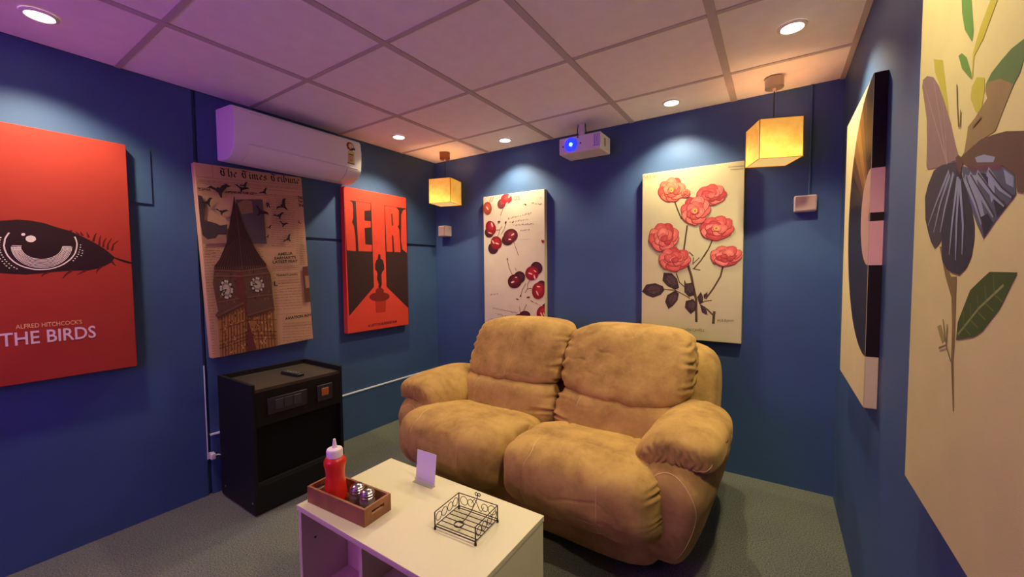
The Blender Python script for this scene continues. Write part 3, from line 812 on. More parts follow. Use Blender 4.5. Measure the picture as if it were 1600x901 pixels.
ART_BEN={'title':['111,1041 578,1054 583,1103 113,1087'],'roof':['180,939 184,903 195,851 214,778 234,718 255,664 276,615 302,567 327,529 330,505 190,489 44,501 48,528 78,568 102,614 99,608 119,661 132,714 148,794 166,868'],'stage':['45,505 190,493 330,509 349,459 352,317 355,233 195,203 195,291 42,223 31,247 46,268 33,427'],'body':['42,227 180,289 195,207 356,241 357,-12 36,-7'],'mid':['162,498 190,493 195,203 230,5 178,3 198,203 174,301 142,351'],'dial':['130,387 129,369 124,353 117,340 108,333 98,331 88,334 78,344 71,357 66,373 64,391 65,409 70,425 76,437 85,445 95,447 105,444 115,435 123,422 128,405','305,401 304,387 298,374 290,364 279,358 266,357 254,360 243,368 234,379 228,392 226,406 227,421 232,433 241,443 252,449 264,451 276,448 287,441 297,430 303,416'],'dialin':['120,387 119,374 116,363 111,354 105,349 98,347 90,350 84,356 78,366 75,378 73,391 74,404 77,415 82,424 88,429 96,431 103,429 110,422 115,413 119,401','294,402 293,392 289,382 283,375 275,371 266,370 257,372 249,378 242,386 238,395 237,406 238,416 241,425 247,432 255,437 264,438 273,436 281,430 288,423 292,413'],'dialc':['113,388 112,379 110,371 107,365 102,361 97,360 92,362 87,366 84,373 81,381 80,390 81,399 83,407 86,413 91,417 96,418 101,416 106,412 109,405 112,397','285,403 284,395 282,389 277,384 272,381 266,380 259,382 254,386 249,391 246,398 245,405 246,412 249,419 253,424 258,427 264,427 271,426 276,422 281,417 284,410'],'hand':['97,389 65,380','97,389 77,360','265,404 239,407','265,404 247,419'],'flute':['63,232 50,2','78,238 65,2','94,244 80,1','110,249 95,1','126,255 111,1','142,261 127,1','158,267 142,1','174,273 158,1','191,279 174,1','249,221 249,1','268,223 267,1','287,226 285,0','306,229 304,0','325,231 322,0','345,234 341,0','46,158 197,191 364,169','41,91 191,120 358,94','39,69 189,97 355,69','37,50 188,77 354,48'],'photo':['188,914 338,930 342,655 197,656'],'photolight':['196,894 239,919 277,913 277,844 212,829'],'trees':['2,921 21,917 33,868 21,785 75,770 97,758 133,767 122,707 88,712 68,685 28,678 5,702 1,784'],'ground':['5,702 122,707 124,658 4,652'],'sidephoto':['558,501 595,505 599,259 559,261'],'sidelight':['570,440 596,439 598,358 572,355'],'birdpos':['45,949 168,964','182,992 263,970','215,988 265,1013','321,956 377,995','422,863 496,936','388,824 468,843','421,791 481,772','446,659 504,713','282,881 354,820','71,841 144,832','10,866 76,898','343,748 383,768','336,691 361,706'],'text':[['AMELIA','400,579 497,584'],["EARHART'S",'379,554 517,558'],['LATEST FEAT','367,529 526,532'],['AVIATION ADV','415,159 595,162'],['L','363,387 385,386'],['R','357,882 382,883'],['L.','550,793 571,791'],['THE','556,953 591,953'],['TW','559,927 591,927'],['IN','563,903 591,903'],['TRANSATLANTIC','380,447 520,446'],['W EAGLE','2,950 62,951'],['OPENS IN THE CITY','137,947 307,954']],'rule':['5,1022 593,1043','2,987 593,999','83,1098 83,1030','363,156 357,-12','363,203 597,187','365,464 538,464','363,437 535,433'],'line':['363,508 535,513','362,495 534,500','360,483 533,487','394,419 547,419','393,400 546,399','370,382 553,380','369,364 551,361','367,346 550,341','366,327 548,322','364,309 546,303','362,291 545,283','361,272 543,264','359,254 541,245','358,236 539,225','403,138 600,120','402,119 599,101','400,101 597,81','398,82 595,61','397,64 593,42','395,45 591,22','394,27 590,2','554,644 600,647','553,630 599,633','551,616 598,618','550,601 597,604','549,587 595,590','548,573 594,575','546,559 593,561','545,545 591,547','544,531 590,533','543,517 589,519','367,943 538,947','366,931 537,933','364,918 535,920','363,905 534,906','390,889 537,889','388,875 535,874','387,860 534,859','386,846 533,844','385,832 531,829','383,817 530,814','382,803 529,799','381,788 527,784','380,774 526,769','378,760 525,754','377,745 523,739','376,731 522,724','375,717 521,709','373,702 519,694','372,688 518,679','371,674 517,664','370,659 515,649','368,645 514,634','538,776 601,774','537,761 600,758','535,746 598,743','534,731 597,728','533,716 595,712','531,700 594,697','530,685 593,682','529,670 591,666','527,655 590,651','526,640 589,636','525,625 587,620','523,610 586,605','522,595 584,590','521,580 583,574','8,633 98,625','7,620 97,612','6,607 96,599','5,595 94,585','4,582 93,572','11,628 63,632','9,612 62,615','8,596 60,599','7,579 59,582','5,563 58,566','4,547 56,549','3,531 55,533','1,515 53,516','0,499 52,500','-1,482 51,484','-3,466 49,467','-4,450 48,451','-6,434 46,434','-7,418 45,418','-8,402 44,401','-10,386 42,385','-11,369 41,368','-12,353 40,352','-14,337 38,336','-15,321 37,319','-16,305 35,303','-18,289 34,286','-19,273 33,270','-20,257 31,254','-22,241 30,237','-23,225 28,221','-24,208 27,205','-26,192 26,188','-27,176 24,172','-29,160 23,155','-30,144 22,139','-31,128 20,123','-33,112 19,106','-34,96 17,90','-35,80 16,74','-37,64 15,57','-38,48 13,41','-39,32 12,25','266,637 319,632','265,623 318,618','264,609 317,604','262,595 315,590','261,581 314,576','12,1004 588,1029','11,996 587,1020','8,955 583,970','7,947 582,960']}
ART_RETRO={'dark':['1,1003 235,1006 369,1005 598,1009 602,598 603,143 369,341 244,343 16,133'],'ltr':['-3,1001 44,1003 69,988 75,938 72,869 61,841 77,815 87,735 90,624 13,627','100,1001 234,1002 231,950 173,939 173,863 230,864 230,816 172,805 175,680 235,677 234,626 112,625','372,1001 489,1004 516,981 514,864 501,843 517,820 526,629 458,629 451,762 437,772 441,630 379,629','598,1003 563,989 542,950 533,731 546,656 596,624'],'cnt':['431,945 448,947 455,851 437,842'],'stem':['239,1009 365,1006 369,337 246,339'],'man':['294,602 303,608 315,604 317,572 340,558 350,521 352,484 331,465 321,438 323,364 311,330 297,334 287,340 293,364 276,409 282,446 275,469 261,482 261,526 277,560 287,563'],'sh':['399,259 394,247 379,237 356,229 328,225 296,224 266,227 239,234 218,243 204,254 200,266 205,277 218,287 240,295 267,300 298,301 329,298 357,292 380,283 394,271','342,307 337,296 326,287 309,283 290,283 274,289 262,298 259,309 263,320 274,329 291,334 310,333 326,328 338,319'],'sh2':['255,232 362,232 353,135 260,135'],'cap':['181,28 468,31 468,45 181,50']}
ART_CHERRY={'ell':[['back','232,1012 225,999 214,989 200,983 186,983 172,987 160,996 153,1008 150,1022 152,1037 160,1050 171,1060 185,1065 200,1066 213,1062 225,1053 232,1040 235,1026'],['red','294,1071 296,1057 292,1043 282,1031 267,1023 249,1019 229,1021 211,1027 197,1037 188,1050 185,1065 189,1079 200,1091 216,1099 234,1103 253,1101 271,1095 285,1084'],['org','91,996 88,977 80,962 68,951 53,945 37,947 22,954 9,968 2,985 -1,1004 2,1023 10,1038 23,1049 38,1054 54,1053 69,1045 81,1032 88,1015'],['dk','111,789 108,774 99,762 86,753 70,748 52,749 36,755 23,766 14,779 11,794 15,809 23,822 37,831 54,835 71,834 87,828 100,817 108,804'],['red2','131,838 134,817 130,798 121,782 106,773 88,770 69,774 51,785 36,802 26,823 23,844 26,864 36,879 51,889 69,892 88,887 106,875 121,858'],['dk','154,654 151,637 142,623 127,612 110,606 91,607 74,613 59,625 50,641 47,658 51,675 60,690 75,700 93,706 111,705 128,698 142,686 151,671'],['red2','192,707 192,688 186,670 173,656 156,647 136,645 115,650 97,661 84,676 76,695 76,715 83,733 96,747 113,756 134,757 154,752 171,741 185,726'],['dk','304,745 310,729 309,713 301,698 287,685 269,677 248,674 228,678 210,686 197,699 191,715 192,732 200,747 214,760 233,767 253,770 274,766 291,758'],['mar','341,785 350,767 351,747 343,729 328,713 307,701 283,696 258,698 236,707 219,721 210,739 209,759 217,778 233,794 255,805 279,810 303,808 325,799'],['dk','416,392 406,377 391,365 372,358 352,358 333,363 318,374 309,390 306,407 310,425 320,441 336,452 355,459 375,459 394,453 408,442 418,427 420,410'],['dkr','375,348 360,332 339,321 315,317 292,319 271,329 256,344 249,364 249,385 258,404 274,420 296,431 319,435 343,432 363,422 377,407 385,388 384,367'],['dk','581,482 577,465 567,450 553,438 534,432 515,432 497,439 482,450 472,466 469,483 472,501 482,516 497,528 516,534 535,533 553,527 568,515 577,500'],['red2','544,432 536,413 522,398 503,388 482,384 460,387 441,397 427,412 420,431 421,451 429,470 443,486 462,496 484,500 505,496 524,486 537,471 544,452'],['dk','621,338 618,323 610,308 596,298 580,292 563,291 547,297 534,307 525,321 522,337 525,353 534,367 547,378 564,384 581,384 597,378 610,368 618,354'],['red2','603,295 594,272 580,253 561,240 540,234 519,237 501,247 488,265 482,287 483,311 491,334 506,353 526,366 547,371 567,368 585,357 598,340 604,318'],['dk','638,175 636,165 630,155 622,148 612,143 601,143 590,146 582,153 576,162 575,172 577,183 582,193 591,200 601,204 612,205 622,201 630,195 636,186'],['red2','620,120 612,102 599,87 583,76 566,72 550,75 536,85 527,99 524,118 527,137 536,156 549,171 566,181 583,184 599,181 612,172 620,157 623,139'],['dk','467,104 464,92 455,81 440,72 423,67 404,65 386,69 372,76 362,86 359,98 363,110 372,121 387,130 405,135 423,136 441,133 455,126 464,116'],['dkr','414,85 411,76 402,67 389,61 373,57 356,56 339,58 326,63 317,70 314,79 318,88 326,96 340,103 356,107 373,108 389,106 402,101 411,93']],'hl':['282,1077 273,1068 265,1065 260,1068 260,1076 266,1087 275,1095 284,1099 289,1096 288,1088','252,1015 247,1006 241,1001 237,1002 237,1010 240,1020 246,1029 252,1033 255,1032 256,1025','50,1002 56,992 57,984 53,983 45,988 37,998 32,1008 31,1016 35,1017 42,1012','100,858 102,845 100,837 95,836 89,843 84,855 81,868 83,876 88,877 94,870','92,782 87,780 75,782 61,785 51,790 47,794 53,795 64,794 78,790 89,785','108,712 114,701 115,693 112,692 104,697 96,707 90,718 89,726 92,727 99,722','164,687 159,686 147,687 134,692 124,697 121,702 127,703 138,701 151,697 161,691','317,770 317,765 311,759 301,754 292,752 287,754 287,758 293,764 302,769 312,771','287,723 284,720 277,719 268,719 261,721 259,724 261,727 269,729 277,728 284,726','315,375 314,370 306,365 295,361 285,361 280,364 282,369 290,374 301,377 310,378','344,408 341,406 335,405 328,405 322,406 319,408 322,411 328,412 335,412 341,411','489,433 484,431 473,433 460,437 450,442 448,446 453,447 464,446 477,442 486,437','515,414 517,403 515,395 511,394 506,400 501,410 499,422 501,429 505,430 510,424','525,451 521,451 514,454 506,459 500,464 499,467 503,467 510,465 518,460 524,455','538,286 543,274 544,265 541,264 535,270 527,281 522,294 521,302 524,304 530,297','560,333 557,331 548,330 537,331 529,334 527,338 530,340 539,341 550,339 558,336','576,115 581,104 582,96 578,94 572,100 565,110 560,122 559,130 563,131 569,126','597,118 599,109 598,103 595,102 591,107 587,116 585,125 586,131 589,132 593,127','389,90 387,87 382,86 377,85 372,87 371,89 372,91 377,93 383,93 387,92'],'stem':['87,1095 65,1041','111,1093 86,1049','210,985 178,926','193,836 172,808 132,809','172,808 160,773 141,747','241,872 216,809 184,770','305,713 332,648 358,586','245,559 264,487 298,421','334,460 324,486','427,361 389,306 373,247','468,399 443,352 438,313 415,284','438,313 460,321 482,318','431,192 403,136','372,112 361,169'],'blot':['181,879 177,873 167,870 155,872 149,876 153,882 164,885 175,883','466,250 462,244 449,240 437,240 431,245 435,250 447,254 460,254','239,863 233,856 226,855 223,860 226,869 233,876 240,877 242,872','381,255 375,248 370,246 366,251 368,259 373,266 379,268 382,264','252,560 250,552 246,548 241,552 240,560 242,568 246,572 251,568'],'heart':['571,704 579,708 586,700 595,704 603,696 600,686 584,677 574,687'],'script':['257,897 486,924','268,865 457,875','303,839 507,835','375,789 482,795','403,993 436,996','480,1001 586,981','565,1035 586,1036','90,144 346,113','115,99 291,71','38,40 106,57','143,52 204,63','67,258 162,271','467,222 575,179','324,230 370,228'],'ios':['289,1039 373,1035'],'hr':['351,717 478,719','305,1024 365,1023']}
ART_ROSE={'flower':['187,972 272,961 187,1052','275,940 302,936 275,968','419,913 506,903 418,979','332,825 418,818 331,917','454,707 551,702 453,783','140,665 237,661 139,761','209,520 309,520 208,598','508,535 596,535 507,598'],'stem':[[13,'201,916 229,834 252,779'],[16,'286,737 274,638 267,581'],[13,'433,637 411,580 384,532'],[13,'405,572 369,510 329,460'],[16,'494,474 481,410 443,336 399,267'],[24,'290,492 314,410 330,326 344,263 347,117'],[11,'222,432 242,371 274,342'],[9,'150,322 216,319 250,302 309,267'],[9,'363,233 396,253 435,260'],[14,'369,230 412,199 446,164'],[24,'450,192 447,158 445,112'],[9,'325,531 322,485'],[8,'360,529 326,494'],[10,'299,566 325,538'],[9,'320,460 367,449']],'leaf':['0,305 30,353 89,364 140,344 150,318 126,286 75,265 34,280','143,434 195,431 229,392 241,335 216,322 168,345 136,381','219,319 240,298 233,254 203,214 176,193 154,240 168,286','272,386 282,362 320,371 337,333 334,290 302,277 273,308','283,251 328,265 350,228 341,192 313,167 277,207','371,311 385,280 384,245 363,236 350,277','369,223 397,218 409,185 406,167 379,181','387,294 408,310 411,289 390,267'],'text':[['ROSA ‘EDITH CAVELL’','197,49 402,61'],['M.E.Eaton','471,126 558,134'],['PLATE 183','7,1073 92,1068']],'hr':['515,1071 598,1066']}
ART_BUTTER={'lwing':['24,852 27,866 56,863 99,844 135,814 163,781 189,748 209,722 236,678 256,652 199,655 128,662 82,669 75,677 73,725 64,776'],'leafbig':['478,752 451,754 422,756 394,753 365,748 347,739 346,729 354,716 342,700 329,683 260,651 318,663 386,661 413,688 434,707 448,715 457,729 479,734'],'leafbrown':['352,739 393,729 432,707 413,688 386,661 318,660 272,651 283,681 286,695 313,701 354,716 346,729'],'rup':['248,651 297,657 338,661 381,657 419,651 468,638 510,623 534,603 529,582 500,568 471,562 457,566 450,588 414,607 356,614 300,628'],'rlow':['261,640 323,619 368,614 414,606 448,589 455,564 430,551 400,535 364,513 339,535 307,572'],'llow':['240,650 170,659 124,658 92,637 74,614 83,568 105,540 124,521 148,507 173,515 195,534 228,601 254,643'],'mlow':['253,645 216,594 181,535 192,484 217,469 245,462 278,459 304,470 323,488 331,513 330,536 315,566 280,611'],'vein':['210,639 148,593 103,555','216,632 169,587 139,538','233,632 195,574 176,535','254,622 235,544 228,493','260,618 256,542 259,483','264,614 285,540 286,492','283,616 328,569 355,534','302,616 361,568 393,541','330,613 384,575 425,552','368,609 411,578 444,561'],'sheen':['320,639 353,636 390,624 385,618 328,630','294,617 327,611 347,575 366,543 344,546 313,583','359,608 387,603 396,568 385,562','417,602 446,587 447,573 427,581'],'blk':['351,545 375,548 394,533 366,515','391,566 424,559 430,551 405,540','343,611 369,605 374,584 361,592'],'body':['239,657 251,659 269,650 273,639 263,623 250,635'],'purple':['281,636 322,623 367,618 413,609 409,603 362,611 316,618'],'leafA':['224,963 269,932 277,897 291,842 287,826 254,860 238,895','230,829 245,827 268,810 289,778 292,766 249,800'],'stemY':['377,877 399,865 374,845 330,811 299,800 296,766 292,768 293,807 317,834 351,857'],'patch':['94,881 150,855 169,805 197,740 181,755 135,817 107,849','294,754 312,762 341,750 343,730 334,702 313,710 291,738'],'ant':['230,782 237,742 247,706','253,732 254,704','337,695 307,689','259,312 232,335 196,324','232,335 234,372','228,340 212,379'],'low':['174,510 189,508 211,481 241,455 266,456 270,350 268,314 279,232 275,231 257,311 255,372 246,420 212,455'],'leafC':['275,351 279,381 324,436 361,453 389,465 468,465 452,447 426,417 375,379 345,366'],'budC':['180,362 200,368 223,346 210,335'],'rib':['282,361 359,411 433,448']}

def pts_of(s):
    return [tuple(int(c) for c in p.split(',')) for p in s.split(' ')]

CW, CHT = 0.6, 1.1
class Art:
    """flat print: coloured shapes lying on the canvas face, in millimetres from its lower left corner"""
    def __init__(self, root, thick):
        self.root, self.t = root, thick
        self.groups = {}
        self.layer = 0
    def g(self, name):
        if name not in self.groups:
            self.groups[name] = ([], [], [], {})
        return self.groups[name]
    def poly(self, part, pts, col, clip=True):
        v, f, mi, ms = self.g(part)
        self.layer += 1
        y = -(self.t + 0.00035 + 0.000012 * self.layer)
        b = len(v)
        for a, c in pts:
            if clip:
                a, c = min(599.0, max(1.0, a)), min(1099.0, max(1.0, c))
            v.append((a / 1000 - CW / 2, y, c / 1000))
        f.append(list(range(b, b + len(pts))))
        mi.append(ms.setdefault(col, len(ms)))
    def stroke(self, part, pts, w, col, taper=False):
        if len(pts) < 2:
            return
        L, R = [], []
        n = len(pts)
        for i, p in enumerate(pts):
            a, b = pts[max(0, i - 1)], pts[min(n - 1, i + 1)]
            dx, dy = b[0] - a[0], b[1] - a[1]
            d = math.hypot(dx, dy) or 1
            k = w / 2 * ((1 - 0.75 * i / (n - 1)) if taper else 1)
            L.append((p[0] - dy / d * k, p[1] + dx / d * k))
            R.append((p[0] + dy / d * k, p[1] - dx / d * k))
        self.poly(part, L + R[::-1], col)
    def nib(self, part, pts, w, deg, col):
        """broad pen stroke"""
        nx_, ny_ = w / 2 * math.cos(math.radians(deg)), w / 2 * math.sin(math.radians(deg))
        for p, q in zip(pts[:-1], pts[1:]):
            self.poly(part, [(p[0] - nx_, p[1] - ny_), (p[0] + nx_, p[1] + ny_), (q[0] + nx_, q[1] + ny_), (q[0] - nx_, q[1] - ny_)], col)
    def text(self, part, s, x0, y0, w, h, col, rot=0.0, bold=0.0):
        part = part + '#' + s
        cu = bpy.data.curves.new('lettering', 'FONT')
        cu.body = s
        cu.offset = bold
        cu.resolution_u = 3
        o = bpy.data.objects.new('lettering', cu)
        COL.objects.link(o)
        bpy.context.view_layer.update()
        me = bpy.data.meshes.new_from_object(o.evaluated_get(bpy.context.evaluated_depsgraph_get()))
        xs = [q.co.x for q in me.vertices]; ys = [q.co.y for q in me.vertices]
        ax, bx_, ay, by = min(xs), max(xs), min(ys), max(ys)
        v, f, mi, ms = self.g(part)
        self.layer += 1
        yy = -(self.t + 0.00035 + 0.000012 * self.layer)
        b = len(v)
        cr, sr = math.cos(rot), math.sin(rot)
        for q in me.vertices:
            px = (q.co.x - ax) / (bx_ - ax) * w
            pz = (q.co.y - ay) / (by - ay) * h
            X, Z = x0 + px * cr - pz * sr, y0 + px * sr + pz * cr
            v.append((min(599.5, max(0.5, X)) / 1000 - CW / 2, yy, Z / 1000))
        for p in me.polygons:
            f.append([b + i for i in p.vertices])
            mi.append(ms.setdefault(col, len(ms)))
        bpy.data.objects.remove(o)
        bpy.data.curves.remove(cu)
        bpy.data.meshes.remove(me)
    def build(self, rough=0.65):
        for key, (v, f, mi, ms) in self.groups.items():
            name = key.split('#')[0]
            me = bpy.data.meshes.new(name)
            me.from_pydata(v, [], f)
            for col in ms:
                me.materials.append(mat('ink_%d_%d_%d' % col, col, rough=rough, var=0.05, scale=30, spec=0.25))
            for p, i in zip(me.polygons, mi):
                p.material_index = i
                if p.normal.y > 0:
                    p.flip()
            o = link(bpy.data.objects.new(name, me), self.root)
            if name in ('newsprint', 'handwriting', 'plate_note'):
                o['kind'] = 'stuff'

def canvas(label, loc, rotz, base, thick=0.045, tilt=0.0):
    r = thing('canvas_print', label, 'canvas print', loc, 0, 'stretched canvas prints on the walls')
    r.rotation_euler = Matrix.Rotation(rotz, 3, 'Z').to_4x4().to_euler() if not tilt else (Matrix.Rotation(rotz, 3, 'Z') @ Matrix.Rotation(tilt, 3, 'Y')).to_euler()
    m = mat('canvas_%d_%d_%d' % base, base, rough=0.7, var=0.035, scale=9, bump=0.12, bscale=700, spec=0.25)
    box('stretched_canvas', -CW / 2, CW / 2, -thick, -0.0005, 0.0, CHT, m, r, bevel=0.0025)
    return r, Art(r, thick)

R90 = math.pi / 2
# ---- red eye poster
r, A = canvas('red canvas with a large black eye and white film title', (0.0, -2.50, 0.825), R90, (166, 52, 38))
a = ART_BIRDS
DK, CR_ = (44, 18, 24), (232, 214, 198)
eye = pts_of(a['eye'][0])
up = eye[:17]; lo_ = eye[17:]
A.poly('eye_print', [(130, 655), (90, 625), (62, 585), (50, 570), (60, 548), (100, 515), (150, 485)][::-1][::1][::-1] and ([(150, 484), (105, 510), (66, 545), (42, 566), (60, 590), (92, 630), (140, 668)] + up + lo_), DK)
for s in a['lash']:
    p = pts_of(s)
    A.stroke('eye_print', p, 9, (92, 20, 20), taper=True)
for x, y, dx, dy in ((120, 655, -18, 26), (95, 632, -22, 24), (75, 605, -24, 18), (160, 676, -12, 24)):
    A.stroke('eye_print', [(x, y), (x + dx * .5, y + dy * .6), (x + dx, y + dy)], 9, (92, 20, 20), taper=True)
A.stroke('eye_print', pts_of(a['ring'][0]), 4.6, CR_)
for s in a['inner']:
    A.stroke('eye_print', pts_of(s), 2.3, CR_)
for x, y in pts_of(a['dots'][0]):
    A.poly('eye_print', [(x + 2.6 * math.cos(t), y + 2.6 * math.sin(t)) for t in (0, 1.05, 2.1, 3.14, 4.19, 5.24)], CR_)
for s in a['hi']:
    A.poly('eye_print', pts_of(s), CR_)
A.text('lettering', "ALFRED HITCHCOCK'S", 221, 236, 195, 20, (238, 176, 120), bold=0.008)
A.text('lettering', 'THE BIRDS', 177, 166, 282, 57, (232, 200, 196), bold=0.012)
A.build()

# ---- newspaper with clock tower
r, A = canvas('sepia newspaper canvas with clock tower and birds, hung slightly crooked', (0.0, -1.578, 0.814), R90, (186, 146, 108), tilt=math.radians(-2.4))
a = ART_BEN
INK, TXT = (48, 30, 28), (138, 98, 76)
rng = random.Random(4)
for s in a['line']:
    (x0, y0), (x1, y1) = pts_of(s)
    x = x0
    while x < x1 - 4:
        w = rng.uniform(10, 34)
        e = min(x + w, x1)
        f0, f1 = (x - x0) / (x1 - x0), (e - x0) / (x1 - x0)
        A.stroke('newsprint', [(x, y0 + (y1 - y0) * f0), (e, y0 + (y1 - y0) * f1)], rng.uniform(2.2, 3.4), TXT)
        x = e + rng.uniform(3, 7)
for s in a['rule']:
    A.stroke('newsprint', pts_of(s), 1.8, (128, 86, 68))
A.poly('landscape_photo', pts_of(a['ground'][0]), (150, 112, 92))
A.poly('landscape_photo', pts_of(a['trees'][0]), (66, 54, 54))
A.poly('printed_photo', pts_of(a['photo'][0]), (80, 68, 70))
A.poly('printed_photo', pts_of(a['photolight'][0]), (128, 98, 66))
A.poly('side_photo', pts_of(a['sidephoto'][0]), (92, 58, 44))
A.poly('side_photo', pts_of(a['sidelight'][0]), (170, 116, 88))
A.poly('clock_tower', pts_of(a['body'][0]), (150, 102, 58))
for s in a['flute']:
    A.stroke('clock_tower', pts_of(s), 4.5, (84, 48, 30))
bd = pts_of(a['body'][0])
bx0, bx1 = min(p[0] for p in bd) + 12, max(p[0] for p in bd) - 25
for k in range(240):
    x, y = rng.uniform(bx0, bx1), rng.uniform(12, 330)
    w, h = rng.uniform(4, 10), rng.uniform(4, 16)
    A.poly('clock_tower', [(x, y), (x + w, y), (x + w, y + h), (x, y + h)], rng.choice([(176, 122, 62), (110, 68, 38), (196, 146, 84), (96, 52, 34)]))
A.poly('clock_tower', pts_of(a['stage'][0]), (88, 60, 46))
for k in range(70):
    x, y = rng.uniform(45, 340), rng.uniform(300, 480)
    w = rng.uniform(3, 8)
    A.poly('clock_tower', [(x, y), (x + w, y), (x + w, y + w * 2), (x, y + w * 2)], rng.choice([(104, 72, 50), (64, 42, 34), (120, 82, 58)]))
A.poly('clock_tower', pts_of(a['roof'][0]), (54, 28, 30))
for k in range(26):
    t = k / 25
    A.stroke('clock_tower', [(50 + 274 * t, 500 - 8 * math.sin(t * 3)), (56 + 264 * t, 524 - 4 * math.sin(t * 3.1))], 3, (104, 70, 52))
A.poly('clock_tower', pts_of(a['mid'][0]), (96, 44, 42))
for (x0, y0), (x1, y1) in (((40, 240), (182, 300)), ((196, 222), (352, 250)), ((46, 318), (160, 330)), ((200, 330), (350, 335)), ((42, 470), (188, 460)), ((190, 460), (344, 474)), ((46, 503), (190, 491)), ((190, 491), (330, 507))):
    A.stroke('clock_tower', [(x0, y0), (x1, y1)], 8, (116, 72, 56))
for k in range(8):
    A.stroke('clock_tower', [(62 + 16 * k, 527 - k), (124 + 8 * k, 640 + 8 * k)], 2.2, (82, 50, 46))
    A.stroke('clock_tower', [(318 - 16 * k, 527 - k), (262 - 9 * k, 640 + 8 * k)], 2.2, (82, 50, 46))
A.stroke('clock_tower', [(190, 490), (188, 700), (181, 930)], 3, (96, 62, 56))
for i in range(2):
    d = pts_of(a['dial'][i])
    A.poly('clock_tower', d, (44, 34, 32))
    c = (sum(p[0] for p in d) / len(d), sum(p[1] for p in d) / len(d))
    for j in range(12):
        p = d[int(j * len(d) / 12)]
        q = (c[0] + (p[0] - c[0]) * 0.82, c[1] + (p[1] - c[1]) * 0.82)
        A.poly('clock_tower', [(q[0] + 7 * math.cos(u), q[1] + 9 * math.sin(u)) for u in (0, 1.05, 2.1, 3.14, 4.19, 5.24)], (186, 172, 152))
    A.poly('clock_tower', pts_of(a['dialin'][i]), (120, 106, 92))
    A.poly('clock_tower', pts_of(a['dialc'][i]), (170, 156, 136))
for s in a['hand']:
    A.stroke('clock_tower', pts_of(s), 5, (30, 22, 22))
BIRD = [(-50, 6), (-30, 12), (-12, 5), (-4, 9), (2, 6), (14, 12), (34, 16), (50, 10), (34, 8), (18, 0), (8, -6), (4, -18), (-3, -16), (-6, -5), (-20, 2), (-36, 6)]
for i, s in enumerate(a['birdpos']):
    (x0, y0), (x1, y1) = pts_of(s)
    k = math.hypot(x1 - x0, y1 - y0) / 100
    an = math.atan2(y1 - y0, x1 - x0)
    cx_, cy_ = (x0 + x1) / 2, (y0 + y1) / 2
    fl = 1.5 if i % 2 else 1.9
    A.poly('bird_silhouette#%d' % i, [(cx_ + k * (p * math.cos(an) - fl * q * math.sin(an)), cy_ + k * (p * math.sin(an) + fl * q * math.cos(an))) for p, q in BIRD], (48, 34, 38))
for s, p in a['text']:
    (x0, y0), (x1, y1) = pts_of(p)
    w = math.hypot(x1 - x0, y1 - y0)
    n = len(s)
    h = 19 if n > 3 else 20
    if s in ('L', 'R'):
        h = 30
    if s in ('TRANSATLANTIC', 'W EAGLE', 'OPENS IN THE CITY'):
        h = 13
    A.text('lettering', s, x0, y0, w, h, INK, rot=math.atan2(y1 - y0, x1 - x0), bold=0.035)
GL = {'T': (0.92, [[(.06, .78), (.22, .94), (.55, .84), (.86, .95)], [(.50, .86), (.26, .74), (.18, .45), (.30, .14), (.56, .05), (.80, .20)], [(.56, .80), (.52, .55), (.58, .16)], [(.20, .62), (.36, .50)]]),
      'h': (0.60, [[(.12, 1.0), (.12, .10), (.22, .02)], [(.12, .48), (.34, .62), (.46, .50), (.46, .12), (.36, -.12)]]),
      'e': (0.50, [[(.12, .42), (.12, .14), (.26, .02), (.42, .16)], [(.12, .46), (.28, .62), (.40, .46), (.14, .30)]]),
      'i': (0.34, [[(.06, .50), (.16, .60), (.16, .12), (.28, .02)], [(.13, .82), (.20, .76)]]),
      'm': (0.90, [[(.04, .50), (.14, .60), (.14, .10), (.22, .02)], [(.14, .48), (.30, .62), (.40, .50), (.40, .10), (.48, .02)], [(.40, .48), (.56, .62), (.66, .50), (.66, .12), (.80, .02)]]),
      's': (0.50, [[(.42, .54), (.26, .62), (.12, .48), (.38, .24), (.36, .10), (.20, .02), (.06, .10)]]),
      'r': (0.46, [[(.04, .50), (.14, .60), (.14, .10), (.24, .02)], [(.14, .46), (.30, .62), (.42, .52)]]),
      'b': (0.58, [[(.14, 1.0), (.12, .12), (.28, .02), (.44, .16), (.44, .48), (.32, .60), (.14, .46)]]),
      'u': (0.60, [[(.04, .50), (.14, .60), (.14, .14), (.26, .02), (.42, .16)], [(.42, .60), (.42, .12), (.54, .02)]]),
      'n': (0.60, [[(.04, .50), (.14, .60), (.14, .10), (.22, .02)], [(.14, .48), (.32, .62), (.43, .50), (.43, .12), (.56, .02)]]),
      ' ': (0.34, [])}
tt = pts_of(a['title'][0])
total = sum(GL[c][0] for c in 'The Times Tribune')
sx_ = (tt[1][0] - tt[0][0]) / total
sl = (tt[1][1] - tt[0][1]) / (tt[1][0] - tt[0][0])
hh = max(44, tt[3][1] - tt[0][1] + 2)
xx = tt[0][0]
for c in 'The Times Tribune':
    for st in GL[c][1]:
        A.nib('lettering#title', [(xx + p * sx_, tt[0][1] + sl * (xx - tt[0][0]) + q * hh) for p, q in st], sx_ * 0.17, 40, INK)
    xx += GL[c][0] * sx_
A.build()

